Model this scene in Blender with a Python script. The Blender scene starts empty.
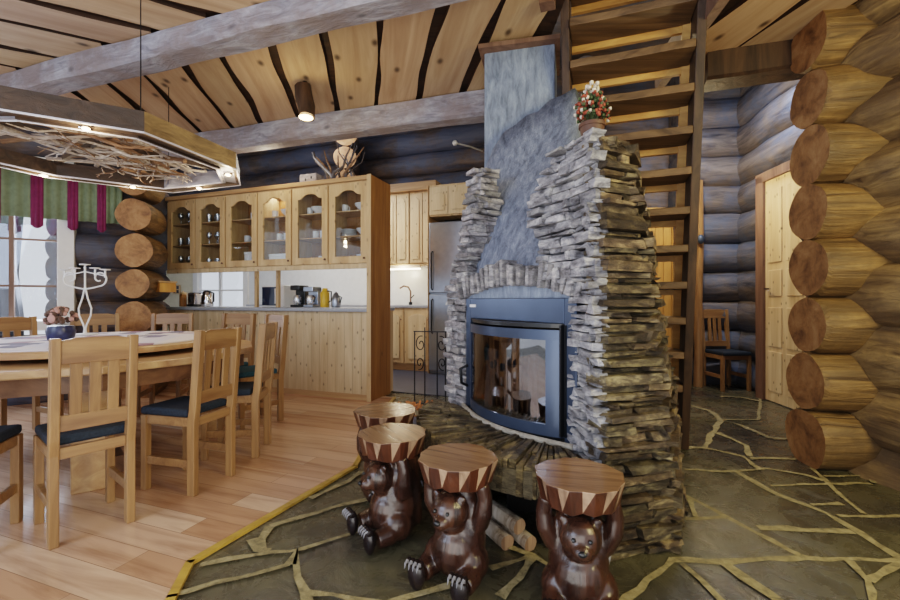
import bpy, math, random
from mathutils import Vector, Matrix, noise
R = random.Random(7)
scn = bpy.context.scene
col = scn.collection
rad = math.radians
H = 1.1          # camera height
F = 425.0

# ------------------------------------------------------------------ materials
def newmat(name):
    m = bpy.data.materials.new(name); m.use_nodes = True
    nt = m.node_tree
    for n in list(nt.nodes): nt.nodes.remove(n)
    out = nt.nodes.new('ShaderNodeOutputMaterial')
    b = nt.nodes.new('ShaderNodeBsdfPrincipled')
    nt.links.new(b.outputs[0], out.inputs[0])
    return m, nt, b, out
def N(nt, t, **kw):
    n = nt.nodes.new(t)
    for k, v in kw.items():
        if k in n.inputs.keys(): n.inputs[k].default_value = v
        else: setattr(n, k, v)
    return n
def c4(c): return (c[0], c[1], c[2], 1)
def lin(r, g, b):
    f = lambda v: ((v/255+.055)/1.055)**2.4 if v > 10 else v/255/12.92
    L = .3*r+.55*g+.15*b
    k = .14 if r > b+12 else .12
    return (f(r+(L-r)*k), f(g+(L-g)*k), f(b+(L-b)*k))
def ramp(nt, stops):
    n = nt.nodes.new('ShaderNodeValToRGB'); e = n.color_ramp.elements
    while len(e) < len(stops): e.new(.5)
    for i, (p, c) in enumerate(stops): e[i].position = p; e[i].color = c4(c)
    return n
def mixc(nt, a, b, fac, mode='MIX'):
    n = nt.nodes.new('ShaderNodeMix'); n.data_type = 'RGBA'; n.blend_type = mode
    for sock, v in ((n.inputs[0], fac), (n.inputs[6], a), (n.inputs[7], b)):
        if hasattr(v, 'links'): nt.links.new(v, sock)
        elif isinstance(v, (int, float)): sock.default_value = v
        else: sock.default_value = c4(v)
    return n.outputs[2]
def plain(name, c, rough=.5, metal=0, emit=0, spec=.5, var=.12, vs=12):
    m, nt, b, out = newmat(name)
    tc = N(nt, 'ShaderNodeTexCoord')
    no = N(nt, 'ShaderNodeTexNoise', Scale=vs, Detail=5)
    nt.links.new(tc.outputs['Object'], no.inputs['Vector'])
    cr = ramp(nt, [(.3, tuple(x*(1-var) for x in c)), (.7, tuple(min(1, x*(1+var)) for x in c))])
    nt.links.new(no.outputs['Fac'], cr.inputs[0])
    nt.links.new(cr.outputs[0], b.inputs['Base Color'])
    b.inputs['Roughness'].default_value = rough; b.inputs['Metallic'].default_value = metal
    b.inputs['Specular IOR Level'].default_value = spec
    if emit:
        b.inputs['Emission Color'].default_value = c4(c); b.inputs['Emission Strength'].default_value = emit
    return m
def wood(name, c1, c2, axis=0, scale=1., knots=.0, rough=.45, bump=.25, kscale=2.5, spec=.4, patch=None, st=.08, attr=False, plane=None):
    """grain stretched along one local axis, optional dark knots"""
    m, nt, b, out = newmat(name)
    tc = N(nt, 'ShaderNodeTexCoord')
    mp = N(nt, 'ShaderNodeMapping'); s = [12*scale]*3; s[axis] = 12*scale*st
    mp.inputs['Scale'].default_value = s
    nt.links.new(tc.outputs['Object'], mp.inputs['Vector'])
    no = N(nt, 'ShaderNodeTexNoise', Scale=1.0, Detail=8, Roughness=.62, Distortion=.8)
    nt.links.new(mp.outputs[0], no.inputs['Vector'])
    cr = ramp(nt, [(.32, c2), (.5, tuple((a+b_)/2 for a, b_ in zip(c1, c2))), (.68, c1)])
    nt.links.new(no.outputs['Fac'], cr.inputs[0])
    c = cr.outputs[0]
    if patch is not None:
        n2 = N(nt, 'ShaderNodeTexNoise', Scale=1.6*scale, Detail=5, Roughness=.7)
        nt.links.new(tc.outputs['Object'], n2.inputs['Vector'])
        r2 = ramp(nt, [(.42, (0, 0, 0)), (.6, (1, 1, 1))]); nt.links.new(n2.outputs['Fac'], r2.inputs[0])
        c = mixc(nt, c, mixc(nt, c, patch, .75), r2.outputs[0])
    if knots:
        mk = N(nt, 'ShaderNodeMapping'); s = [kscale*1.0]*3; s[axis] = kscale*.55
        mk.inputs['Scale'].default_value = s
        nt.links.new(tc.outputs['Object'], mk.inputs['Vector'])
        v = N(nt, 'ShaderNodeTexVoronoi', Scale=1.0)
        if plane:
            sx = N(nt, 'ShaderNodeSeparateXYZ'); cx = N(nt, 'ShaderNodeCombineXYZ'); nt.links.new(mk.outputs[0], sx.inputs[0])
            nt.links.new(sx.outputs['XYZ'.index(plane[0])], cx.inputs[0]); nt.links.new(sx.outputs['XYZ'.index(plane[1])], cx.inputs[1])
            v.voronoi_dimensions = '2D'; nt.links.new(cx.outputs[0], v.inputs['Vector'])
        else: nt.links.new(mk.outputs[0], v.inputs['Vector'])
        r3 = ramp(nt, [(.03, (1, 1, 1)), (.10, (0, 0, 0))]); nt.links.new(v.outputs['Distance'], r3.inputs[0])
        mm = N(nt, 'ShaderNodeMath', operation='MULTIPLY'); mm.inputs[1].default_value = knots
        nt.links.new(r3.outputs[0], mm.inputs[0])
        c = mixc(nt, c, tuple(x*.22 for x in c2), mm.outputs[0])
    if attr:
        at = N(nt, 'ShaderNodeAttribute', attribute_name='Col')
        c = mixc(nt, c, at.outputs['Color'], 1.0, 'MULTIPLY')
    nt.links.new(c, b.inputs['Base Color'])
    b.inputs['Roughness'].default_value = rough; b.inputs['Specular IOR Level'].default_value = spec
    bp = N(nt, 'ShaderNodeBump', Strength=bump, Distance=.02); nt.links.new(no.outputs['Fac'], bp.inputs['Height'])
    nt.links.new(bp.outputs[0], b.inputs['Normal'])
    return m
def stone(name, c1, c2, c3, scale=9, rough=.55, bump=.6, attr=True, spec=.5, aniso=(1, 1, 2.5)):
    m, nt, b, out = newmat(name)
    tc = N(nt, 'ShaderNodeTexCoord')
    mp = N(nt, 'ShaderNodeMapping'); mp.inputs['Scale'].default_value = aniso
    nt.links.new(tc.outputs['Object'], mp.inputs['Vector'])
    no = N(nt, 'ShaderNodeTexNoise', Scale=scale, Detail=9, Roughness=.7, Distortion=.4)
    nt.links.new(mp.outputs[0], no.inputs['Vector'])
    cr = ramp(nt, [(.33, c1), (.5, c2), (.7, c3)])
    nt.links.new(no.outputs['Fac'], cr.inputs[0]); c = cr.outputs[0]
    if attr:
        at = N(nt, 'ShaderNodeAttribute', attribute_name='Col')
        c = mixc(nt, c, at.outputs['Color'], 1.0, 'MULTIPLY')
    nt.links.new(c, b.inputs['Base Color'])
    b.inputs['Roughness'].default_value = rough; b.inputs['Specular IOR Level'].default_value = spec
    n2 = N(nt, 'ShaderNodeTexNoise', Scale=scale*3.5, Detail=8, Roughness=.7)
    nt.links.new(mp.outputs[0], n2.inputs['Vector'])
    bp = N(nt, 'ShaderNodeBump', Strength=bump, Distance=.02); nt.links.new(n2.outputs['Fac'], bp.inputs['Height'])
    nt.links.new(bp.outputs[0], b.inputs['Normal'])
    return m
def glassy(name, tint=(.9, .95, 1), refl=.1, rough=.03):
    m, nt, b, out = newmat(name); nt.nodes.remove(b)
    t = N(nt, 'ShaderNodeBsdfTransparent'); t.inputs[0].default_value = c4(tint)
    g = N(nt, 'ShaderNodeBsdfGlossy', Roughness=rough)
    no = N(nt, 'ShaderNodeTexNoise', Scale=3.0); r_ = ramp(nt, [(.3, (.85, .85, .9)), (.7, (1, 1, 1))])
    nt.links.new(no.outputs['Fac'], r_.inputs[0]); nt.links.new(r_.outputs[0], g.inputs['Color'])
    mx = N(nt, 'ShaderNodeMixShader', Fac=refl)
    nt.links.new(t.outputs[0], mx.inputs[1]); nt.links.new(g.outputs[0], mx.inputs[2]); nt.links.new(mx.outputs[0], out.inputs[0])
    return m

M = {}
M['ceil'] = wood('ceiling_boards', lin(208, 174, 138), lin(178, 138, 102), 0, .8, .95, .6, .12, 3.2, attr=True, plane='XY')
M['ceil_gap'] = wood('ceiling_gap_shade', lin(74, 48, 30), lin(38, 24, 16), 0, .8, .3, .7, .2)  # upper boards and board edges, with the gap shade darkened into the colour
M['beam'] = wood('hewn_grey_beam', lin(186, 184, 194), lin(118, 114, 124), 0, 1.6, .6, .7, .8, 4, patch=lin(140, 122, 118), st=.25)
M['log_dark'] = wood('dark_logs', lin(112, 92, 78), lin(48, 42, 44), 0, .9, .3, .6, .8, 2.5, patch=lin(76, 86, 110), st=.15)
M['log_hall'] = wood('hall_logs', lin(136, 122, 114), lin(58, 54, 60), 0, .9, .4, .6, .9, 2.5, patch=lin(84, 98, 126), st=.15)
M['log_brown'] = wood('brown_logs', lin(158, 120, 68), lin(70, 50, 30), 0, 1.5, .7, .5, 1.0, 3, patch=lin(92, 70, 42), st=.09)
M['log_grey'] = wood('greyed_logs', lin(180, 146, 92), lin(80, 60, 42), 0, 1.5, .7, .55, 1.0, 3, patch=lin(110, 88, 66), st=.15)
M['log_end'] = stone('log_end_grain', lin(132, 82, 36), lin(172, 116, 62), lin(196, 146, 92), 6, .6, .3, False, aniso=(1, 1, 1))
M['log_end_l'] = stone('log_end_grain_amber', lin(100, 62, 32), lin(156, 106, 58), lin(186, 138, 88), 6, .6, .3, False, aniso=(1, 1, 1))
M['pine'] = wood('pine_vertical', lin(214, 182, 138), lin(184, 146, 100), 2, 1.0, .5, .5, .1, 7, plane='XZ')
M['pine_pale'] = wood('pine_pale_panel', lin(216, 190, 152), lin(188, 158, 118), 2, 1.0, .75, .5, .1, 8, plane='XZ')
M['pine_h'] = wood('pine_horizontal', lin(206, 168, 122), lin(170, 126, 82), 0, 1.0, .5, .5, .1, 5)
M['pine_dark'] = wood('pine_amber', lin(176, 120, 58), lin(134, 84, 36), 2, 1.0, .5, .45, .15, 5)
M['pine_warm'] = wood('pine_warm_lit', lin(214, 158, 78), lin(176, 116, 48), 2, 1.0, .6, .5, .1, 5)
M['chair'] = wood('chair_pine', lin(166, 124, 78), lin(122, 84, 48), 2, 1.2, .55, .38, .1, 6, spec=.5)
M['chair_h'] = wood('chair_pine_rail', lin(168, 126, 80), lin(124, 84, 50), 0, 1.2, .55, .38, .1, 6, spec=.5)
M['table'] = wood('table_pine', lin(206, 166, 116), lin(166, 118, 74), 0, .8, .5, .3, .08, 3, spec=.5)
M['apron'] = wood('table_apron_brown', lin(134, 92, 60), lin(92, 60, 38), 0, .8, .3, .4, .1, 3)
M['stair'] = wood('stair_dark', lin(128, 96, 62), lin(66, 46, 28), 0, 1.0, .4, .55, .3, 4)
M['stair_lit'] = wood('stair_lit_batten', lin(214, 160, 82), lin(176, 120, 56), 0, 1.0, .3, .5, .1, 4)  # stair wood with the light on its back edges put into the colour
M['stringer'] = wood('stair_stringer', lin(84, 60, 42), lin(42, 30, 24), 2, 1.0, .3, .55, .3, 4)
M['bear'] = wood('varnished_bear', lin(78, 48, 34), lin(30, 18, 15), 2, 1.4, 0, .22, .25, 3, spec=.6, patch=lin(50, 28, 22), st=.3)
M['paw'] = plain('dark_paw', lin(30, 22, 24), .25, vs=30, var=.4)
M['claw'] = plain('pale_claws', lin(116, 116, 124), .3)
M['seat_top'] = wood('stool_seat_top', lin(146, 110, 78), lin(92, 62, 42), 0, 1.6, 0, .22, .12, 3, spec=.7)
M['seat_bark'] = wood('stool_seat_rim', lin(84, 44, 26), lin(44, 22, 14), 2, 1.6, 0, .28, .3, 3, spec=.6)
M['seat_cut'] = wood('stool_rim_cuts', lin(168, 136, 110), lin(92, 64, 48), 2, 1.6, 0, .3, .1, 3)
M['cushion'] = plain('navy_cushion', lin(30, 42, 58), .85, vs=90, var=.3)
M['cushion_teal'] = plain('teal_cushion', lin(30, 74, 96), .85, vs=90, var=.3)
M['stone'] = stone('stacked_slate', lin(40, 33, 28), lin(92, 80, 62), lin(176, 160, 118), 11, .36, 1.0)
M['stone_lit'] = stone('lit_stacked_slate', lin(66, 64, 68), lin(152, 152, 160), lin(222, 220, 218), 11, .45, 1.0)  # paler slate copy, cool light on the left-facing stones put into the colour
M['mortar'] = stone('mortar', lin(60, 52, 40), lin(90, 80, 60), lin(120, 108, 80), 20, .8, .6, False)
M['mortar_lt'] = stone('pale_mortar', lin(130, 122, 110), lin(168, 160, 146), lin(196, 190, 178), 20, .8, .6, False)
M['plaster'] = stone('brushed_blue_grey_plaster', lin(96, 108, 128), lin(128, 142, 164), lin(160, 174, 192), 7, .7, .7, False, aniso=(3, 3, .8))
M['plaster2'] = stone('rough_hood_plaster', lin(88, 98, 118), lin(128, 140, 164), lin(170, 180, 200), 10, .75, 1.0, False, aniso=(2.5, 2.5, .9))
M['steel_blue'] = plain('stove_enamel', lin(66, 80, 104), .32, .55, var=.12, vs=5)
M['iron'] = plain('black_iron', lin(26, 28, 34), .4, .6)
M['firebox'] = plain('sooty_firebox', lin(34, 28, 26), .9, var=.5, vs=8)
M['birch'] = wood('birch_firewood', lin(200, 190, 176), lin(110, 88, 70), 2, 1.5, .5, .7, .3, 8)
M['split'] = wood('split_firewood', lin(172, 120, 70), lin(104, 66, 38), 0, 1.5, .2, .7, .3, 8)
M['white'] = plain('white_paint', lin(222, 222, 222), .4, var=.04)
M['cream'] = plain('cream_wall', lin(214, 206, 180), .7, var=.05)
M['tile'] = plain('white_backsplash', lin(204, 208, 212), .3, var=.04)
M['counter'] = plain('grey_worktop', lin(150, 156, 168), .3, var=.08, vs=40)
M['inox'] = plain('brushed_steel', lin(150, 158, 172), .28, .85, var=.08)
M['kfloor'] = plain('dark_kitchen_floor', lin(58, 62, 78), .4, var=.2, vs=6)
M['black'] = plain('black_plastic', lin(22, 24, 28), .3)
M['screen'] = plain('dark_blue_glass_door', lin(26, 40, 66), .08)
M['chrome'] = plain('chrome', lin(200, 200, 205), .12, 1.0)
M['yellow'] = plain('yellow_plastic', lin(214, 164, 30), .4)
M['green'] = plain('green_valance', lin(118, 134, 104), .9, var=.12, vs=25)
M['magenta'] = plain('magenta_band', lin(126, 34, 84), .85, var=.15, vs=25)
M['lamp'] = plain('warm_lamp', (1., .72, .38), .4, emit=14, var=0)
M['strip'] = plain('cupboard_strip_light', (1., .86, .6), .4, emit=7, var=0)
M['led'] = plain('white_edge_trim', lin(206, 204, 216), .4, var=.05)
M['dark_frame'] = wood('chandelier_boards', lin(92, 68, 50), lin(46, 36, 28), 0, 1.2, .3, .6, .5, 4, patch=lin(66, 54, 46))
M['frame_amber'] = wood('chandelier_amber_board', lin(176, 142, 92), lin(96, 72, 48), 1, 1.2, .3, .5, .3, 4)
M['frame_pale'] = wood('chandelier_pale_inner', lin(180, 182, 196), lin(116, 112, 120), 0, 1.2, .2, .6, .3, 4)
M['branch'] = wood('driftwood_branches', lin(206, 198, 190), lin(128, 104, 84), 0, 2, 0, .6, .3, 4)
M['branch_br'] = wood('brown_branches', lin(150, 112, 80), lin(84, 56, 38), 0, 2, 0, .6, .3, 4)
M['strip_wood'] = wood('yellow_edge_strip', lin(196, 156, 62), lin(158, 118, 40), 0, 1, 0, .4, .1)
M['pot'] = plain('brown_clay_pot', lin(92, 58, 42), .6)
M['leaf'] = plain('green_leaves', lin(58, 74, 40), .6, vs=20, var=.4)
M['fl_red'] = plain('red_brown_flowers', lin(150, 62, 40), .7, vs=30, var=.4)
M['fl_white'] = plain('cream_flowers', lin(214, 202, 184), .7, vs=30, var=.2)
M['porcelain'] = plain('white_porcelain', lin(224, 226, 230), .2, var=.03)
M['china_pat'] = plain('blue_grey_china', lin(132, 142, 160), .2, var=.3, vs=60)
M['glass'] = glassy('cupboard_glass', (.93, .96, .98), .06)
M['glassware'] = glassy('drinking_glass', (.82, .88, .94), .5, .25)
M['stoveglass'] = glassy('stove_glass', (.62, .62, .64), .22, .02)
M['winglass'] = glassy('window_glass', (.97, .98, 1), .05)
M['bark'] = wood('grey_tree_bark', lin(74, 76, 82), lin(34, 34, 40), 2, 1, .5, .8, .6, 5)
M['snow'] = plain('snow', lin(232, 238, 246), .8, var=.03)
M['orange'] = plain('orange_kindling', lin(206, 122, 56), .7, vs=40, var=.3)
M['jamb'] = wood('door_jamb', lin(138, 104, 84), lin(96, 68, 54), 2, 1, .3, .6, .2, 4)
M['door'] = wood('knotty_pine_door', lin(226, 196, 148), lin(196, 160, 112), 2, 1, .9, .4, .05, 9, plane='XZ')

def wood_floor():
    m, nt, b, out = newmat('pine_plank_floor')
    tc = N(nt, 'ShaderNodeTexCoord')
    br = N(nt, 'ShaderNodeTexBrick'); br.offset = .37; br.inputs['Scale'].default_value = 1
    br.inputs['Brick Width'].default_value = 1.35; br.inputs['Row Height'].default_value = .145
    br.inputs['Mortar Size'].default_value = .0018; br.inputs['Mortar Smooth'].default_value = .2; br.inputs['Bias'].default_value = 0
    br.inputs['Color1'].default_value = (0, 0, 0, 1); br.inputs['Color2'].default_value = (1, 1, 1, 1); br.inputs['Mortar'].default_value = (.5, .5, .5, 1)
    nt.links.new(tc.outputs['Object'], br.inputs['Vector'])
    mp = N(nt, 'ShaderNodeMapping'); mp.inputs['Scale'].default_value = (1.3, 12, 1)
    nt.links.new(tc.outputs['Object'], mp.inputs['Vector'])
    no = N(nt, 'ShaderNodeTexNoise', Scale=1.0, Detail=7, Roughness=.6, Distortion=.6); nt.links.new(mp.outputs[0], no.inputs['Vector'])
    tone = ramp(nt, [(0, lin(210, 166, 132)), (.35, lin(190, 140, 104)), (.6, lin(220, 182, 150)), (1, lin(204, 156, 122))])
    nt.links.new(br.outputs['Color'], tone.inputs[0])
    gr = ramp(nt, [(.3, (.5, .4, .34)), (.55, (1, 1, 1))]); nt.links.new(no.outputs['Fac'], gr.inputs[0])
    c = mixc(nt, tone.outputs[0], gr.outputs[0], .75, 'MULTIPLY')
    c = mixc(nt, c, lin(150, 112, 84), br.outputs['Fac'])
    nt.links.new(c, b.inputs['Base Color'])
    b.inputs['Roughness'].default_value = .2; b.inputs['Specular IOR Level'].default_value = .6
    return m
M['floorwood'] = wood_floor()
def slate_floor():
    m, nt, b, out = newmat('slate_flagstones')
    tc = N(nt, 'ShaderNodeTexCoord')
    n1 = N(nt, 'ShaderNodeTexNoise', Scale=1.1, Detail=3); nt.links.new(tc.outputs['Object'], n1.inputs['Vector'])
    r1 = ramp(nt, [(.35, lin(66, 62, 56)), (.5, lin(84, 80, 60)), (.65, lin(100, 92, 74))]); nt.links.new(n1.outputs['Fac'], r1.inputs[0])
    n2 = N(nt, 'ShaderNodeTexNoise', Scale=7, Detail=12, Roughness=.72, Distortion=.8); nt.links.new(tc.outputs['Object'], n2.inputs['Vector'])
    r2 = ramp(nt, [(.3, (.55, .55, .58)), (.5, (.92, .92, .92)), (.62, (1.1, 1.1, 1.1)), (.72, (2.6, 2.6, 2.7))]); nt.links.new(n2.outputs['Fac'], r2.inputs[0])
    c = mixc(nt, r1.outputs[0], r2.outputs[0], 1., 'MULTIPLY')
    nt.links.new(c, b.inputs['Base Color'])
    r3 = ramp(nt, [(.4, (.2, .2, .2)), (.7, (.42, .42, .42))]); nt.links.new(n2.outputs['Fac'], r3.inputs[0]); nt.links.new(r3.outputs[0], b.inputs['Roughness'])
    bp = N(nt, 'ShaderNodeBump', Strength=.35, Distance=.015); nt.links.new(n2.outputs['Fac'], bp.inputs['Height']); nt.links.new(bp.outputs[0], b.inputs['Normal'])
    return m
M['slate'] = slate_floor()
M['grout'] = stone('flagstone_grout', lin(92, 82, 56), lin(142, 128, 86), lin(170, 156, 118), 26, .8, .3, False, aniso=(1, 1, 1))
def cloth_mat():
    m, nt, b, out = newmat('checked_tablecloth')
    tc = N(nt, 'ShaderNodeTexCoord')
    v = N(nt, 'ShaderNodeTexVoronoi', Scale=9, distance='CHEBYCHEV'); v.inputs['Randomness'].default_value = .35
    nt.links.new(tc.outputs['Object'], v.inputs['Vector'])
    sp = N(nt, 'ShaderNodeSeparateColor'); nt.links.new(v.outputs['Color'], sp.inputs[0])
    r_ = ramp(nt, [(.0, lin(206, 200, 208)), (.35, lin(120, 112, 140)), (.5, lin(216, 206, 204)), (.75, lin(154, 118, 132)), (.88, lin(96, 88, 112))])
    r_.color_ramp.interpolation = 'CONSTANT'
    nt.links.new(sp.outputs[0], r_.inputs[0]); nt.links.new(r_.outputs[0], b.inputs['Base Color'])
    b.inputs['Roughness'].default_value = .85
    return m
M['cloth'] = cloth_mat()

# ------------------------------------------------------------------ mesh builder
class MB:
    def __init__(s): s.v = []; s.f = []; s.mi = []; s.c = []; s.T = Matrix.Identity(4)
    def add(s, vs, fs, mi=0, c=(1, 1, 1)):
        o = len(s.v); s.v += [tuple(s.T @ Vector(p)) for p in vs]
        for i, f in enumerate(fs):
            s.f.append([o+k for k in f]); s.mi.append(mi[i] if isinstance(mi, list) else mi); s.c.append(c)
    def box(s, x0, x1, y0, y1, z0, z1, mi=0, jit=0, c=(1, 1, 1), rot=None):
        vs = [(x, y, z) for x in (x0, x1) for y in (y0, y1) for z in (z0, z1)]
        if jit: vs = [(x+R.uniform(-jit, jit), y+R.uniform(-jit, jit), z+R.uniform(-jit, jit)) for x, y, z in vs]
        if rot is not None: vs = [tuple(rot @ Vector(p)) for p in vs]
        s.add(vs, [(0, 1, 3, 2), (4, 6, 7, 5), (0, 4, 5, 1), (2, 3, 7, 6), (0, 2, 6, 4), (1, 5, 7, 3)], mi, c)
    def bar(s, p, q, w, h, mi=0, c=(1, 1, 1)):
        p = Vector(p); q = Vector(q); d = (q-p); L = d.length; d /= L
        up = Vector((0, 0, 1)) if abs(d.z) < .9 else Vector((0, 1, 0))
        a = d.cross(up).normalized(); u = a.cross(d)
        vs = [tuple(p+d*t+a*x+u*y) for t in (0, L) for x in (-w/2, w/2) for y in (-h/2, h/2)]
        s.add(vs, [(0, 1, 3, 2), (4, 6, 7, 5), (0, 4, 5, 1), (2, 3, 7, 6), (0, 2, 6, 4), (1, 5, 7, 3)], mi, c)
    def tube(s, pts, r, n=10, mi=0, cap=None, c=(1, 1, 1), wob=0):
        pts = [Vector(p) for p in pts]
        if not isinstance(r, (list, tuple)): r = [r]*len(pts)
        vs = []; fs = []; a = None
        sd = R.uniform(0, 99)
        for i, p in enumerate(pts):
            d = (pts[min(i+1, len(pts)-1)]-pts[max(i-1, 0)]).normalized()
            if a is None:
                up = Vector((0, 0, 1)) if abs(d.z) < .9 else Vector((1, 0, 0))
                a = d.cross(up).normalized()
            else: a = (a-d*a.dot(d)).normalized()
            b = d.cross(a)
            for k in range(n):
                t = 2*math.pi*k/n; rr = r[i]
                if wob: rr *= 1+wob*noise.noise(Vector((math.cos(t)*1.3+sd, math.sin(t)*1.3, i*.55+sd)))
                vs.append(tuple(p+a*math.cos(t)*rr+b*math.sin(t)*rr))
        for i in range(len(pts)-1):
            for k in range(n):
                k2 = (k+1) % n; fs.append((i*n+k, i*n+k2, (i+1)*n+k2, (i+1)*n+k))
        ms = [mi]*len(fs)
        fs.append(tuple(range(n-1, -1, -1))); fs.append(tuple(range((len(pts)-1)*n, len(pts)*n)))
        cm = mi if cap is None else cap; ms += [cm, cm]
        s.add(vs, fs, ms, c)
    def lathe(s, prof, n=20, mi=0, o=(0, 0, 0), c=(1, 1, 1)):
        vs = []; fs = []
        for (r, z) in prof:
            for k in range(n):
                t = 2*math.pi*k/n; vs.append((o[0]+r*math.cos(t), o[1]+r*math.sin(t), o[2]+z))
        for i in range(len(prof)-1):
            for k in range(n):
                k2 = (k+1) % n; fs.append((i*n+k, i*n+k2, (i+1)*n+k2, (i+1)*n+k))
        fs.append(tuple(range(n-1, -1, -1))); fs.append(tuple(range((len(prof)-1)*n, len(prof)*n)))
        s.add(vs, fs, mi, c)
    def prism(s, poly, z0, z1, mi=0, c=(1, 1, 1), top=None):
        n = len(poly); vs = [(x, y, z0) for x, y in poly]+[(x, y, z1) for x, y in (top or poly)]
        fs = [tuple(range(n-1, -1, -1)), tuple(range(n, 2*n))]+[(i, (i+1) % n, n+(i+1) % n, n+i) for i in range(n)]
        s.add(vs, fs, mi, c)
    def ell(s, cx, cy, cz, rx, ry, rz, n=16, mi=0, c=(1, 1, 1), jit=0):
        vs = [(cx, cy, cz-rz)]; m = n//2
        for i in range(1, m):
            ph = -math.pi/2+math.pi*i/m
            for k in range(n):
                t = 2*math.pi*k/n; j = 1+R.uniform(-jit, jit)
                vs.append((cx+rx*math.cos(ph)*math.cos(t)*j, cy+ry*math.cos(ph)*math.sin(t)*j, cz+rz*math.sin(ph)*j))
        vs.append((cx, cy, cz+rz)); fs = []
        for k in range(n): fs.append((0, 1+(k+1) % n, 1+k))
        for i in range(m-2):
            for k in range(n): fs.append((1+i*n+k, 1+i*n+(k+1) % n, 1+(i+1)*n+(k+1) % n, 1+(i+1)*n+k))
        l = len(vs)-1; b = 1+(m-2)*n
        for k in range(n): fs.append((b+k, b+(k+1) % n, l))
        s.add(vs, fs, mi, c)
    def build(s, name, mats, parent=None, smooth=False, bevel=0, loc=None, rz=0):
        me = bpy.data.meshes.new(name); me.from_pydata(s.v, [], s.f); me.update()
        if not isinstance(mats, (list, tuple)): mats = [mats]
        for m in mats: me.materials.append(m)
        me.polygons.foreach_set('material_index', s.mi)
        ca = me.color_attributes.new('Col', 'FLOAT_COLOR', 'CORNER')
        buf = []
        for p, c in zip(me.polygons, s.c): buf += [c[0], c[1], c[2], 1.0]*p.loop_total
        ca.data.foreach_set('color', buf)
        o = bpy.data.objects.new(name, me); col.objects.link(o)
        if smooth:
            me.polygons.foreach_set('use_smooth', [True]*len(me.polygons))
            me.set_sharp_from_angle(angle=rad(38))
        if bevel:
            b = o.modifiers.new('bev', 'BEVEL'); b.width = bevel; b.segments = 2; b.limit_method = 'ANGLE'
        if parent is not None: o.parent = parent
        if loc is not None: o.location = loc
        o.rotation_euler.z = rz
        return o
def tag(o, label, cat, group=None, kind=None):
    o['label'] = label; o['category'] = cat
    if group: o['group'] = group
    if kind: o['kind'] = kind
    return o
def thing(name, label, cat, loc=(0, 0, 0), rz=0, group=None):
    o = bpy.data.objects.new(name, None); col.objects.link(o); o.location = loc; o.rotation_euler.z = rz
    o.empty_display_size = .1
    return tag(o, label, cat, group)
def struct(o): o['kind'] = 'structure'; return o
def dup(root, loc, rz, label, group=None, scale=None):
    def cp(o, par):
        c = o.copy(); col.objects.link(c); c.parent = par
        for ch in [x for x in allobs if x.parent == o]: cp(ch, c)
        return c
    allobs = list(bpy.data.objects)
    r = cp(root, None); r.location = loc; r.rotation_euler.z = rz; r['label'] = label
    if group: r['group'] = group
    if scale: r.scale = scale
    return r
def fl(u, v, z=0.0):      # floor / level point seen at a photo coordinate
    y = (H-z)*F/(v-300); return ((u-450)/F*y, y)
def at(u, v, y): return ((u-450)/F*y, y, H+(300-v)/F*y)

# ------------------------------------------------------------------ camera
cam = bpy.data.cameras.new('camera'); cam.sensor_width = 36; cam.lens = 36*F/900; cam.clip_start = .02
co = bpy.data.objects.new('camera', cam); col.objects.link(co); co.location = (0, 0, H); co.rotation_euler = (rad(90), 0, 0)
scn.camera = co

# ------------------------------------------------------------------ floors
RA = rad(-19.5)
ex = Vector((math.cos(RA), math.sin(RA))); ey = Vector((-ex.y, ex.x))
mb = MB(); mb.add([(-7, -2, 0), (7, -2, 0), (7, 9.5, 0), (-7, 9.5, 0)], [(0, 1, 2, 3)])
fo = struct(mb.build('floor', M['slate']))
J = [[(684,495),(728,517),(805,558),(827,560),(900,560),(960,560)],[(684,519),(728,517)],[(673,560),(728,562),(805,558)],
 [(736,472),(776,494),(827,514),(857,532),(900,558)],[(838,516),(900,516),(950,516)],[(758,528),(853,532)],[(802,459),(827,483),(864,514)],
 [(769,486),(827,484),(871,484)],[(811,505),(842,504)],[(684,470),(736,472),(765,469),(805,475),(824,481)],
 [(684,448),(704,448),(721,420),(710,411),(688,405)],[(704,448),(743,457),(761,470)],[(717,433),(747,446),(750,457)],[(750,459),(802,459)],
 [(721,420),(758,420),(761,402),(757,392)],[(736,424),(772,439)],[(673,560),(640,590),(605,622)],[(682,565),(721,600),(740,618)],[(725,565),(747,580),(790,610)],
 [(849,562),(868,582),(872,615)],[(868,582),(900,565)],[(690,500),(696,518)],[(824,477),(868,477),(874,484)],[(690,412),(676,402)],[(772,439),(800,440)],
 [(761,402),(742,398),(720,397)],[(160,600),(189,592),(241,579),(290,566)],[(200,567),(255,557),(290,553),(304,550),(374,528),(410,520)],[(270,528),(359,502),(380,498)],
 [(252,541),(255,553),(270,553)],[(270,528),(260,542),(262,553)],[(290,567),(298,552),(298,579),(304,596),(310,620)],[(310,500),(348,483),(362,473)],
 [(380,607),(403,600),(455,586)],[(497,544),(532,558),(560,575)],[(490,571),(532,557)],[(500,600),(520,580),(533,558)],[(304,596),(333,599),(380,607)]]
mb = MB()
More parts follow.
